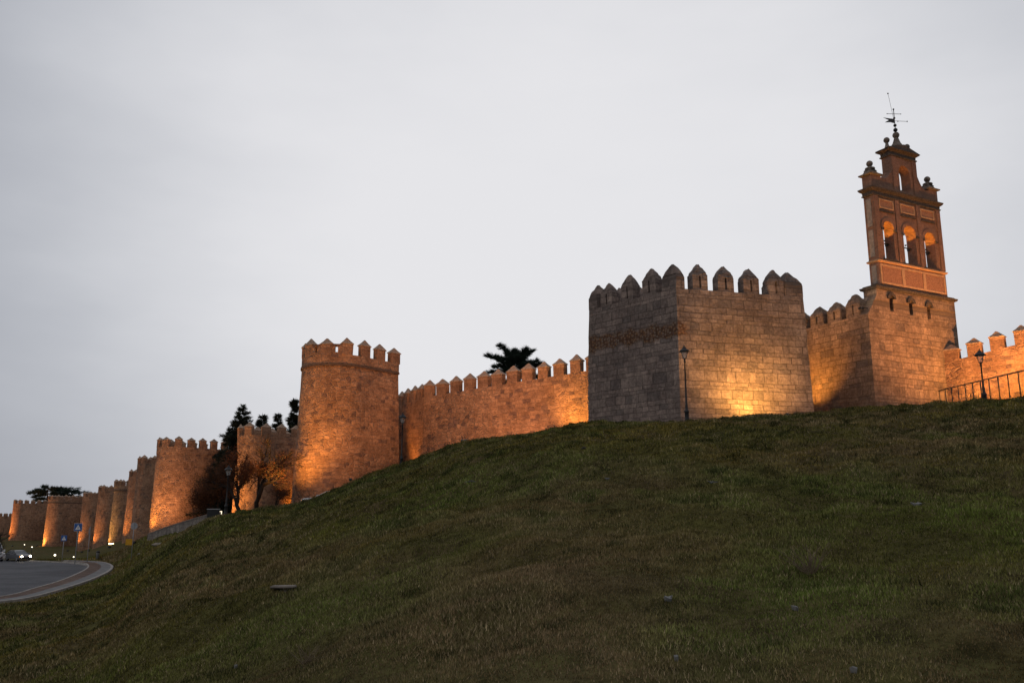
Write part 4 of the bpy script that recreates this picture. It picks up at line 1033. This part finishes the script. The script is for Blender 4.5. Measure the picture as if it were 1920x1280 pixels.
# ------------------------------------------------------------------ signs and bin
def pole_sign(px, base, top, Y, label, kind, size=.9, lean=0, yaw=.15, name='crossing_sign'):
    p0 = ground(px, base, Y); tp = PY(px, top, Y); H = tp.z-p0.z
    e = empty(name, p0, yaw, label=label, cat='road sign')
    mb = MB(); mb.tube([(0, 0, -.3), (0, 0, H)], .045, 8); mb.build('pole', M['metal'], e)
    S = size
    if kind == 'cross':
        mb = MB(); mb.box((0, -.06, H-S), (S, .03, S)); pn = mb.build('sign_panel', M['blue'], e, bevel=.008)
        T_ = lambda dy: (lambda a, b_, t: (a, -.078-dy-t, H-S/2+b_))
        mb = MB(); mb.poly([(-S*.36, -S*.32), (S*.36, -S*.32), (0, S*.34)], [], .006, T_(0)); mb.build('white_triangle', M['white'], pn)
        mb = MB(); k = S*.9
        def q(pts): mb.poly([(a*k, b_*k) for a, b_ in pts], [], .004, T_(.008))
        q([(.03*math.cos(t), .13+.03*math.sin(t)) for t in [i*math.pi/4 for i in range(8)]])
        q([(-.03, .09), (.03, .1), (.035, -.06), (-.025, -.06)]); q([(-.02, -.05), (.01, -.06), (-.08, -.25), (-.11, -.24)]); q([(.0, -.06), (.035, -.05), (.10, -.24), (.065, -.25)])
        q([(.02, .08), (.035, .05), (.10, .0), (.11, .02)]); q([(-.02, .09), (-.03, .05), (-.10, -.02), (-.11, .0)])
        mb.build('walking_figure', M['black'], pn)
        if px > 130:
            mb = MB(); mb.box((0, -.045, H-S-.03), (S*1.06, .012, S*1.06)); mb.build('white_border', M['white'], pn)
    if kind == 'disc':
        mb = MB(); mb.lathe([(S/2, -.012), (S/2, .012)], n=24); o = mb.build('disc', M['metal'], e); o.rotation_euler = (math.pi/2, 0, 0); o.location = (0, .06, H-S/2)
        mb = MB(); mb.box((-.42, -.06, H-2.75), (.8, .03, .75)); mb.build('yellow_plate', M['yellow'], e, bevel=.008)
    if kind == 'edge':
        mb = MB(); mb.box((-.1, 0, H-.95), (.04, .7, .75)); mb.box((-.07, 0, H-.7), (.1, .1, .05)); mb.build('sign_panel', M['metal'], e)
    return e
pole_sign(116, 1051.5, 1003, 122, 'lower blue pedestrian crossing sign, nearer the silver car', 'cross', .78)
pole_sign(141, 1047.5, 981, 112, 'taller blue pedestrian crossing sign with a white border', 'cross', .92)
pole_sign(164, 1045, 987, 118, 'grey pole with a traffic sign seen edge-on, right of the crossing signs', 'edge', name='edge_on_sign', yaw=.5)
pole_sign(248, 1024, 979, 110, 'round sign on a pole with a small yellow plate, before the slim tower', 'disc', .85, name='round_sign')
p0 = ground(183, 1043, 128); e = empty('litter_bin', p0, label='grey cylindrical litter bin with a dark top on the grass', cat='bin')
mb = MB(); mb.lathe([(.22, -.1), (.22, .75), (.24, .78), (.24, .82)], n=14); mb.build('drum', M['metal'], e); mb = MB(); mb.lathe([(.25, .82), (.25, .95), (.12, 1.1)], n=14); mb.build('hood', M['iron'], e)

# ------------------------------------------------------------------ vehicles
def car(name, label, cat, pos, yaw, paint, van=False, lit=False):
    e = empty(name, pos, yaw, label=label, cat=cat)
    if van: L_, W, prof, cab = 5.2, 2.0, [(-2.6, .35), (2.55, .35), (2.62, .75), (2.5, 1.1), (1.75, 1.3), (-2.6, 1.3)], [(-2.58, 1.3), (1.72, 1.3), (1.05, 2.3), (.8, 2.5), (-2.5, 2.5), (-2.58, 2.4)]
    else: L_, W, prof, cab = 4.3, 1.72, [(-2.15, .32), (2.1, .32), (2.18, .6), (2.1, .78), (1.95, .86), (.95, .98), (-1.75, 1.0), (-2.12, .92), (-2.17, .6)], [(-1.75, .99), (1.0, .97), (.25, 1.38), (.0, 1.43), (-.95, 1.44), (-1.2, 1.4)]
    mb = MB(); n = 6
    # lofted across the width: narrower and softer towards the sides
    secs = [(-1, .93, .02), (-.93, .985, .0), (-.6, 1, 0), (0, 1.0, 0), (.6, 1, 0), (.93, .985, .0), (1, .93, .02)]
    rings = [[mb.bm.verts.new((x*f_ if abs(x) > 1.5 else x, yy*W/2, z*(1 if z < .5 else (1-dz)) )) for x, z in prof] for yy, f_, dz in secs]
    for r0, r1 in zip(rings, rings[1:]):
        for k in range(len(prof)): mb.face([r0[k], r0[(k+1) % len(prof)], r1[(k+1) % len(prof)], r1[k]])
    mb.face(rings[0]); mb.face(rings[-1][::-1]); bd = mb.build('body', paint, e)
    mb = MB(); zt = max(z for x, z in cab); zb = min(z for x, z in cab)
    def wid(z): return (W/2-.05)-(z-zb)/(zt-zb)*(.22 if not van else .1)
    rings = [[mb.bm.verts.new((x, sg*wid(z), z)) for x, z in cab] for sg in (-1, 1)]
    for k in range(len(cab)): mb.face([rings[0][k], rings[0][(k+1) % len(cab)], rings[1][(k+1) % len(cab)], rings[1][k]])
    mb.face(rings[0]); mb.face(rings[1][::-1]); mb.build('windows', M['cglass'], e)
    # roof skin and pillars over the glass
    mb = MB(); top = [p_ for p_ in cab if p_[1] > zt-.12]; xs = sorted(p_[0] for p_ in top)
    x0, x1 = xs[0]-.02, xs[-1]+.06
    for (xa, za), (xb, zb2) in zip(cab, cab[1:]+cab[:1]):
        if za > zt-.12 and zb2 > zt-.12:
            vs = [mb.bm.verts.new((xa, sg*(wid(za)+.015), za+.015)) for sg in (-1, 1)]+[mb.bm.verts.new((xb, sg*(wid(zb2)+.015), zb2+.015)) for sg in (1, -1)]; mb.face(vs)
    for sg in (-1, 1):
        for (xa, za), (xb, zb2) in zip(cab, cab[1:]+cab[:1]):
            if abs(za-zb2) > .02 or za > zt-.2:
                mb.tube([(xa, sg*(wid(za)+.005), za), (xb, sg*(wid(zb2)+.005), zb2)], .045, 5)
        xm = -.35 if not van else .2
        mb.tube([(xm, sg*(wid(zb)+.005), zb), (xm-.05, sg*(wid(zt-.03)+.005), zt-.03)], .04, 5)
        if van: mb.box((-1.25, sg*(wid(1.9)+.01), 1.3), (2.5, .03, 1.15))
    mb.build('roof', paint, e)
    for sx in (L_*.31, -L_*.31):
        for sg in (-1, 1):
            r_ = .31 if not van else .36
            mb = MB(); mb.lathe([(r_*.6, -.1), (r_, -.085), (r_, .085), (r_*.6, .1)], n=18); w = mb.build('wheel', M['tyre'], e); w.rotation_euler = (math.pi/2, 0, 0); w.location = (sx, sg*(W/2-.1), r_)
            mb = MB(); mb.lathe([(r_*.58, -.11), (r_*.58, .11)], n=14); mb.build('rim', M['metal'], w)
    fx = prof[2][0] if not van else 2.6
    for sg in (-1, 1):
        mb = MB(); mb.ball((0, 0, 0), .11 if lit else .1, n=10, m=6); o = mb.build('headlight', M['head'] if lit else M['glass'], e); o.scale = (.5, 1.5, 1); o.location = (fx-.04, sg*(W/2-.28), .66 if not van else .85)
        if lit and sg == -1 or (not lit and not van):
            mb = MB(); mb.box((fx-.2, sg*(W/2-.05), .6), (.2, .08, .12)); mb.build('indicator', M['amber'], e)
        mb = MB(); mb.box((.85 if not van else 1.75, sg*(W/2+.1), 1.0 if not van else 1.3), (.12, .2, .14 if not van else .3)); mb.build('mirror', paint, e, bevel=.02)
    mb = MB(); mb.box((fx+.0, 0, .42), (.04, W*.55, .16)); mb.build('grille', M['black'], e)
    return e
p0 = PR(33, 1051.5); car('silver_car', 'silver car with its headlights on, coming round the bend', 'car', (p0[0], p0[1], road_z(p0[1])+.03), math.atan2(-p0[1], -p0[0])+R(27), M['silver'], lit=True)
p0 = PR(-21, 1052); car('white_van', 'white van cut off by the left edge of the picture', 'van', (p0[0], p0[1], road_z(p0[1])+.03), math.atan2(-p0[1], -p0[0])+R(25), M['whitecar'], van=True)
p0 = PY(618, 920, 69); z0 = p0.z-1.46-.0; car('white_car', 'white parked car half hidden behind the grass crest, by the tall round tower', 'car', (p0.x, p0.y, z0), R(188), M['whitecar'])

# ------------------------------------------------------------------ trees
def tri_cloud(centers, dirs, length, width, mat, name, parent, spread=.6):
    """one mesh of thin leaf-sized triangles; centers Nx3, dirs Nx3"""
    n = len(centers); C_ = np.asarray(centers); D = np.asarray(dirs)+RNG.normal(0, spread, (n, 3)); D /= np.linalg.norm(D, axis=1)[:, None]
    S = np.cross(D, RNG.normal(0, 1, (n, 3))); S /= np.linalg.norm(S, axis=1)[:, None]+1e-9
    l = (length*RNG.uniform(.6, 1.4, n))[:, None]; w = (width*RNG.uniform(.6, 1.4, n))[:, None]
    V = np.stack([C_-S*w/2, C_+S*w/2, C_+D*l], 1).reshape(-1, 3)
    me = bpy.data.meshes.new(name); me.vertices.add(len(V)); me.vertices.foreach_set('co', V.ravel()); me.loops.add(3*n); me.loops.foreach_set('vertex_index', np.arange(3*n, dtype=np.int32))
    me.polygons.add(n); me.polygons.foreach_set('loop_start', np.arange(n, dtype=np.int32)*3); me.update(calc_edges=True); me.materials.append(mat)
    o = bpy.data.objects.new(name, me); COL.objects.link(o); o.parent = parent; return o
def conifer(px, top_py, Y, H, w, label, seed=0, dens=1.0, name='spruce_tree'):
    tp = PY(px, top_py, Y); base = Vector((tp.x, tp.y, tp.z-H)); rs = np.random.default_rng(seed)
    e = empty(name, base, label=label, cat='tree', group='dark conifers behind the wall')
    mb = MB(); mb.tube([(0, 0, -.5), (0, 0, H*.5), (0, 0, H*.985)], [.3, .15, .02], 8); tr = mb.build('trunk', M['bark'], e); cs = []; ds = []; mb = MB()
    for z in np.sort(H*(.12+.865*rs.random(int(H*7))**.8)):
        f_ = (1-z/H); Lb = w*(f_**.85)*rs.uniform(.6, 1.2)+.15; 
        for k in range(2):
            a = rs.uniform(0, 6.283); L2 = Lb*rs.uniform(.55, 1.2); dr = np.array([math.cos(a), math.sin(a), rs.uniform(-.15, .2)])
            tip = np.array([0, 0, z])+dr*L2; tip[2] -= .12*L2*L2/max(w, 1)
            mb.tube([(0, 0, z), tuple(tip)], [.03, .008], 4, caps=False)
            m_ = int((48*L2+14)*dens); t = rs.uniform(.12, 1, m_)[:, None]; P = np.array([0, 0, z])*(1-t)+tip*t+rs.normal(0, 1, (m_, 3))*(.05+.085*L2*(1.1-t))
            cs.append(P); ds.append(np.tile(dr*.8+np.array([0, 0, .1]), (m_, 1)))
    mb.build('branches', M['bark'], tr)
    tri_cloud(np.vstack(cs), np.vstack(ds), .46, .10, M['needle'], 'crown', e, .45)
conifer(455, 756, 126, 21, 6.6, 'tall dark spruce left of the bare-tree tower, behind the wall', 1)
conifer(432, 800, 130, 17, 5.6, 'shorter dark spruce against the left side of the tall spruce', 5)
conifer(493, 774, 124, 17, 4.2, 'slim spruce top showing over the merlons of the bare-tree tower', 2)
conifer(522, 770, 126, 18, 3.0, 'thin spire of a spruce over the wall, third from the left', 3)
conifer(552, 744, 122, 20, 4.6, 'dark spruce half hidden by the tall round tower', 4)
def cedar(px, top_py, Y, H, limbs, label, flat=1.0, seed=0, sc=1.0):
    """limbs: (height fraction, azimuth in picture: -1 left .. 1 right, length, rise)"""
    tp = PY(px, top_py, Y); base = Vector((tp.x, tp.y, tp.z-H)); rs = np.random.default_rng(seed)
    e = empty('cedar_tree', base, label=label, cat='tree'); mb = MB()
    mb.tube([(0, 0, -.5), (.1*sc, 0, H*.5), (0, .1, H*.97)], [.4*sc, .28*sc, .05], 8); tr = mb.build('trunk', M['bark'], e); cs = []; ds = []; mb = MB()
    for hf, az, Lb, rise in limbs:
        P0 = np.array([0, 0, H*hf]); dr = np.array([az, rs.uniform(-.45, .45), 0]); dr /= np.linalg.norm(dr)
        pts = []
        for k in range(7):
            t = k/6; pts.append(P0+dr*Lb*t+np.array([0, 0, rise*t+.12*Lb*math.sin(t*3)*.3]))
        mb.tube([tuple(q) for q in pts], [max(.02, .11*sc*(1-k/7)) for k in range(7)], 5, caps=False)
        for k in range(1, 7):
            for j in range(int(5*flat)+1):
                a = rs.uniform(0, 6.283); l2 = (.26+.22*(1-k/7))*Lb*rs.uniform(.4, 1); d2 = np.array([math.cos(a), math.sin(a), rs.uniform(-.35, .9)])*rs.uniform(.4, 1.1)+dr*.7
                q0 = pts[k]; q1 = q0+d2*l2*.6; mb.tube([tuple(q0), tuple(q1)], [.03*sc, .008], 4, caps=False)
                n_ = int(26+34*l2/sc); t = rs.uniform(0, 1, n_)[:, None]; P = q0*(1-t)+q1*t+rs.normal(0, 1, (n_, 3))*np.array([.12, .12, .07])*sc*(1.25-t)*(1.15-k/9)
                cs.append(P); ds.append(np.tile(d2*.7+np.array([0, 0, .25]), (n_, 1)))
    mb.build('limbs', M['bark'], tr); tri_cloud(np.vstack(cs), np.vstack(ds), .44*sc, .05*sc, M['needle2'], 'crown', e, .35)
cedar(973, 650, 94, 12.5, [(.86, -1, 2.0, 1.75), (.88, .5, .9, 1.1), (.86, 1, 1.5, 1.35), (.9, -.3, .8, .7), (.85, -1, 2.4, .55), (.82, 1, 1.9, .6), (.80, -1, 3.4, 1.1), (.8, -.8, 2.6, .3), (.8, .4, 1.4, .3), (.78, 1, 2.4, .55), (.76, -.5, 1.4, .4), (.76, -1, 3.0, .1), (.72, 1, 2.2, -.1), (.68, -1, 2.6, -.3), (.66, 1, 2.5, -.2), (.6, -.6, 2.2, -.2), (.5, .8, 2, 0)]+[(random.uniform(.7, .96), random.uniform(-1, 1), random.uniform(.5, 1.3), random.uniform(-.1, .8)) for _ in range(14)], 'cedar with spiky level branches behind the middle of the long wall', seed=8)
cedar(90, 914, 335, 15, [(.99, -.6, 3, .3), (.97, 1, 7, -1), (.96, 1, 13, -1.9), (.92, 1, 9, -.8), (.9, -1, 5, .2), (.88, -.8, 6, -.6), (.84, 1, 11, -.6), (.82, -1, 5.6, -1), (.78, 1, 13, -1), (.72, -1, 4.5, -1), (.6, -1, 4, -.5), (.5, 1, 9, -.5), (.66, 1, 13, -.6)], 'wide flat-topped cedar showing behind the distant tower', seed=9, sc=2.4)
# bare deciduous trees
def bare_tree(pos, trunks, seed, leaves, label, depth=6, name='bare_tree', lsp=.25, lsz=.07, gravity=.0, leafmat='deadleaf', thin=1):
    rs = np.random.default_rng(seed); e = empty(name, pos, label=label, cat='tree'); mb = MB(); mt = MB(); tips = []
    def grow(p, d_, L_, r_, dep, m_):
        d_ = d_/np.linalg.norm(d_); pts = [p]; q = p; dd = d_.copy(); n = 4
        for k in range(n):
            dd = dd+rs.normal(0, .13, 3)+np.array([0, 0, .03-gravity]); dd /= np.linalg.norm(dd); q = q+dd*L_/n; pts.append(q)
            if dep <= 3: tips.append(q.copy())
        m_.tube([tuple(x) for x in pts], [r_*(1-.35*k/n) for k in range(n+1)], 6 if dep > 3 else 4, caps=False)
        if dep == 0: return
        nb_ = 3 if dep > 1 else 4
        for k in range(nb_):
            i = n if k == 0 else rs.integers(2, n+1); a = rs.normal(0, 1, 3); a -= a.dot(dd)*dd; a /= np.linalg.norm(a); an = rs.uniform(.35, .95) if k else rs.uniform(.05, .35)
            grow(pts[i], dd*math.cos(an)+a*math.sin(an)*np.array([1, .8, .8]), L_*rs.uniform(.6, .85), r_*(.62 if k else .72), dep-1, mb)
    for off, dr, L_, r_ in trunks: grow(np.array(off, float), np.array(dr, float), L_, r_, depth, mt)
    tr = mt.build('trunk', M['bark'], e); br = mb.build('branches', M['bark'], tr)
    if leaves:
        T_ = np.array(tips); k = rs.integers(0, len(T_), leaves); P = T_[k]+rs.normal(0, lsp, (leaves, 3)); tri_cloud(P, rs.normal(0, 1, (leaves, 3)), lsz, lsz*.9, M[leafmat], 'crown', e)
    return e
p0 = ground(477, 955, 76)
bare_tree(p0, [((0, 0, -.4), (.12, 0, 1), 2.1, .26)], 3, 6000, 'bare wide-branching tree before the round tower, orange glow behind it', depth=6, lsz=.06, lsp=.15)
p0 = ground(457, 960, 75)
bare_tree(p0, [((0, 0, -.4), (-.42, .1, 1), 1.9, .2)], 5, 9000, 'leaning tree with dry brown leaves left of the bare tree', depth=5, lsz=.085, lsp=.22)
p0 = ground(405, 975, 84)
bare_tree(p0, [((0, 0, -.6), (-.1, 0, 1), 1.75, .16)], 12, 14000, 'bushy brown-leaved tree behind the street lamp', depth=5, lsz=.09, lsp=.34)
p0 = ground(520, 950, 84)
bare_tree(p0, [((0, 0, -.6), (.1, 0, 1), 1.2, .09)], 14, 2200, 'low twiggy shrub lit orange at the foot of the tall round tower', depth=5, lsz=.07, lsp=.22)
p0 = ground(-52, 1060, 62)
bare_tree((p0.x, p0.y, p0.z), [((0, 0, -.4), (.1, 0, 1), 1.9, .14)], 9, 0, 'leafless tree whose twigs reach in at the left edge', depth=5)

# ------------------------------------------------------------------ grass
def fbm(x, y, sc, seed):
    rs = np.random.default_rng(seed); s = 0; amp = 1; tot = 0
    for o in range(4):
        for _ in range(5):
            a = rs.uniform(0, 6.283); f_ = sc*(2**o)*rs.uniform(.7, 1.35); s = s+amp*np.sin((x*math.cos(a)+y*math.sin(a))*f_+rs.uniform(0, 6.283))
        tot += amp*1.6; amp *= .6
    return s/tot
def grass():
    XS = []; YS = []
    a0, a1 = R(-37), R(37)
    for r0, r1, dens in ((3, 5.5, 1500), (5.5, 8, 4500), (8, 12, 3600), (12, 18, 1900), (18, 28, 900), (28, 45, 380), (45, 64, 190), (64, 80, 60)):
        n = int(dens*(a1-a0)/2*(r1*r1-r0*r0)); r = np.sqrt(RNG.uniform(r0*r0, r1*r1, n)); a = RNG.uniform(a0, a1, n); XS.append(r*np.sin(a)); YS.append(r*np.cos(a))
    # left valley, thinner and farther
    n = 60000; r = np.sqrt(RNG.uniform(62**2, 150**2, n)); a = RNG.uniform(R(-35), R(-20), n); XS.append(r*np.sin(a)); YS.append(r*np.cos(a))
    x = np.concatenate(XS); y = np.concatenate(YS)
    # tussocks: some blades are drawn in around centres
    nt_ = 4200; rr = np.sqrt(RNG.uniform(6**2, 64**2, nt_)); ta = RNG.uniform(a0, a1, nt_); tx, ty = rr*np.sin(ta), rr*np.cos(ta)
    per = 70; k = np.repeat(np.arange(nt_), per); tr_ = RNG.uniform(.06, .2, nt_)*(.8+rr/45)
    ux = tx[k]+RNG.normal(0, 1, len(k))*tr_[k]; uy = ty[k]+RNG.normal(0, 1, len(k))*tr_[k]*.8
    tus = np.concatenate([np.zeros(len(x)), np.ones(len(k))]); tid = np.concatenate([np.zeros(len(x), int), k])
    x = np.concatenate([x, ux]); y = np.concatenate([y, uy])
    sd = np.full(len(x), 9.0); nr = (x < -20) & (y > 25); sd[nr] = sdist(x[nr], y[nr]); keep = sd > .25
    x, y, tus, tid = x[keep], y[keep], tus[keep], tid[keep]
    z = terr(x, y); r = np.hypot(x, y); n = len(x)
    patch = fbm(x, y, .22, 1); p2 = fbm(x, y, .5, 2); p3 = fbm(x, y, 2.6, 3); p4 = fbm(x, y, .2, 4); bz = bumps(x, y)
    h = (.012+.0014*r)*RNG.uniform(.5, 1.5, n)*(1+.35*p3); h = np.where(tus > 0, h*1.25+.03*RNG.random(n), h); h = np.clip(h, .015, .28)
    w = (.0020+.00048*r)*RNG.uniform(.6, 1.4, n)
    az = RNG.uniform(0, 6.283, n); lean = RNG.uniform(.2, 1.15, n)
    dx, dy = np.cos(az)*lean, np.sin(az)*lean; sa = az+math.pi/2+RNG.normal(0, .5, n)
    V = np.empty((n, 3, 3)); V[:, 0] = np.stack([x-np.cos(sa)*w, y-np.sin(sa)*w, z-.012], 1); V[:, 1] = np.stack([x+np.cos(sa)*w, y+np.sin(sa)*w, z-.012], 1)
    V[:, 2] = np.stack([x+dx*h, y+dy*h, z+h], 1)
    g1 = np.array([.136, .124, .032]); g2 = np.array([.125, .170, .034]); ol = np.array([.205, .158, .038]); br = np.array([.215, .150, .082]); dk = np.array([.038, .046, .016]); st = np.array([.28, .215, .13])
    def sm(v, a, b): t = np.clip((v-a)/(b-a), 0, 1); return (t*t*(3-2*t))[:, None]
    c = np.tile(g1, (n, 1)); m_ = sm(p2, -.1, .45)*.8; c = c*(1-m_)+ol*m_
    m_ = sm(patch+.3*p3+.3*p2, .05, .6)*.65; c = c*(1-m_)+br*m_
    m_ = sm(-p4-.25*p2+.15*p3, .25, .6)*.45; c = c*(1-m_)+g2*m_
    def blob(px, py, ra):
        q = on_slope(px, py); return np.clip(1.15-np.hypot(x-q.x, (y-q.y)*.8)/ra+.35*p3+.2*p2, 0, 1)[:, None]
    for px, py, ra in ((1240, 1055, 3.0), (1080, 1255, 1.6), (1560, 1250, 1.4), (760, 1180, 1.8), (1180, 900, 5), (1700, 930, 5), (1050, 960, 4), (900, 1120, 2.5)): m_ = blob(px, py, ra)*.5; c = c*(1-m_)+br*m_
    for px, py, ra in ((1430, 1130, 1.5), (1500, 1150, 1.1), (560, 1165, 1.9), (940, 905, 4.5), (1580, 930, 4), (1880, 980, 3), (700, 900, 5)): m_ = blob(px, py, ra)*.75; c = c*(1-m_)+g2*m_
    m_ = sm(p3-.5*np.clip(bz, -1, 1), .3, 1.0)*.5; c = c*(1-m_)+dk*m_  # blades in hollows darkened: shade between tufts put into their colour
    v = RNG.random(n); m_ = ((v < .10+.14*np.clip(patch, 0, 1)) & (tus == 0))[:, None]*.8; c = c*(1-m_)+st*m_
    tv = RNG.random(nt_)[tid]; m_ = ((tus > 0)*np.where(tv < .85, .85, .0))[:, None]; c = c*(1-m_)+dk*m_; m_ = ((tus > 0)*(tv > .93)*.5)[:, None]; c = c*(1-m_)+st*m_
    c = c*(RNG.uniform(.5, 1.5, n)*np.clip(1+.32*p3, .5, 1.6))[:, None]
    me = bpy.data.meshes.new('grass'); me.vertices.add(3*n); me.vertices.foreach_set('co', V.ravel()); me.loops.add(3*n); me.loops.foreach_set('vertex_index', np.arange(3*n, dtype=np.int32))
    me.polygons.add(n); me.polygons.foreach_set('loop_start', np.arange(n, dtype=np.int32)*3); me.update(calc_edges=True)
    at = me.attributes.new('tint', 'FLOAT_COLOR', 'FACE'); at.data.foreach_set('color', np.concatenate([c, np.ones((n, 1))], 1).astype(np.float32).ravel())
    m, nt, b = newmat('grass_blades'); at_ = N(nt, 'ShaderNodeAttribute', attribute_name='tint'); nt.links.new(at_.outputs['Color'], b.inputs['Base Color']); b.inputs['Roughness'].default_value = .85; b.inputs['Specular IOR Level'].default_value = .08
    me.materials.append(m); o = bpy.data.objects.new('grass', me); COL.objects.link(o); tag(o, 'rough winter grass covering the slope, green with brown patches', 'grass', kind='stuff')
grass()

# ------------------------------------------------------------------ litter, slab, stones, weeds
def scrap(px, py, size, label, seed, name='paper_scrap'):
    p = on_slope(px, py); rs = random.Random(seed); mb = MB(); n = 9; s = size*.62
    ctr = mb.bm.verts.new((0, 0, .05*s+.05)); ring = []
    for k in range(n):
        a = 2*math.pi*k/n; r_ = s*rs.uniform(.15, .65); ring.append(mb.bm.verts.new((r_*math.cos(a)*1.5, r_*math.sin(a), .04+rs.uniform(0, .25)*s)))
    low = [mb.bm.verts.new((v.co.x*.8, v.co.y*.8, v.co.z-.03)) for v in ring]
    for k in range(n): mb.face([ctr, ring[k], ring[(k+1) % n]]); mb.face([ring[k], low[k], low[(k+1) % n], ring[(k+1) % n]])
    mb.face(low); o = mb.build(name, M['paper']); o.location = p+Vector((0, 0, -.015)); o.rotation_euler = (0, 0, rs.uniform(0, 6)); tag(o, label, 'litter', 'scraps of litter on the grass')
for i, (px, py, s, lab) in enumerate([(1095, 843, .30, 'white scrap high on the slope below the square tower corner'), (883, 906, .36, 'longest pale scrap, on the slope under the long wall'), (1140, 900, .14, 'tiny white scrap in the middle of the upper slope'),
      (1335, 907, .24, 'pale scrap below the street lamp of the square tower'), (1252, 1128, .18, 'crumpled white plastic in the brown grass of the lower slope'), (1491, 1144, .08, 'small pale scrap beside the bright green patch'),
      (442, 1254, .07, 'small white scrap near the lower left corner'), (1270, 1241, .06, 'small white scrap near the bottom edge'), (1716, 949, .26, 'greyish scrap at the right of the slope'), (1601, 1268, .06, 'tiny scrap at the bottom right')]):
    scrap(px, py, s, lab, i)
p = on_slope(500, 1110); p2 = PY(556, 1106, p.y); L_ = (p2.x-p.x)*.8
e = empty('concrete_slab', ((p.x+p2.x)/2, p.y, p.z), label='old concrete drain slab sunk in the slope', cat='slab')
mb = MB(); mb.box((0, .1, .05), (L_, .22, .035)); mb.build('slab', M['conc'], e, bevel=.015, jitter=.01)
mb = MB()
for k in range(5): mb.box((-L_/2+.12+k*.1, .12, -.2), (.1, .16, .22), 0, .1*k, .8, .8)
mb.build('stone_support', M['rock'], e, jitter=.015)
for i, (px, py, s, lab) in enumerate([(300, 1021, .9, 'largest pale rock on the slope below the parapet'), (263, 1038, .45, 'small pale rock lower on the slope, right of the pavement bend'), (211, 1077, .22, 'pebble-sized pale stone beside the pavement kerb')]):
    p = on_slope(px, py); mb = MB(); mb.ball((0, 0, 0), s*.5, n=8, m=6); o = mb.build('rock', M['rock'], None, jitter=s*.07); o.scale = (1.6, .8, .4); o.location = p; tag(o, lab, 'rock', 'rocks on the slope')
# dry weed
def weed(px, py, H, n, lab, seed):
    p = on_slope(px, py); rs = random.Random(seed); mb = MB()
    for k in range(n):
        a = rs.uniform(0, 6.283); l = rs.uniform(.2, .9)*H; q = Vector((0, 0, -.03)); pts = [q]
        dr = Vector((math.cos(a)*rs.uniform(.3, 1.1), math.sin(a)*.6, rs.uniform(.5, 1))).normalized()
        for j in range(4): q = q+dr*l/4; dr = (dr+Vector((rs.uniform(-.25, .25), rs.uniform(-.25, .25), rs.uniform(-.1, .15)))).normalized(); pts.append(q.copy())
        mb.tube([tuple(v) for v in pts], [.006, .005, .004, .003, .002], 4, caps=False)
        mb.tube([tuple(pts[2]), tuple(pts[2]+Vector((rs.uniform(-.15, .15), rs.uniform(-.1, .1), .14)))], [.004, .002], 4, caps=False)
    o = mb.build('dry_weed', M['drygrass']); o.location = p; tag(o, lab, 'weed')
weed(1522, 1075, .5, 26, 'dry branching weed on the right part of the slope', 3)
weed(572, 1245, .22, 14, 'small dry stalks near the bottom left of the slope', 4)
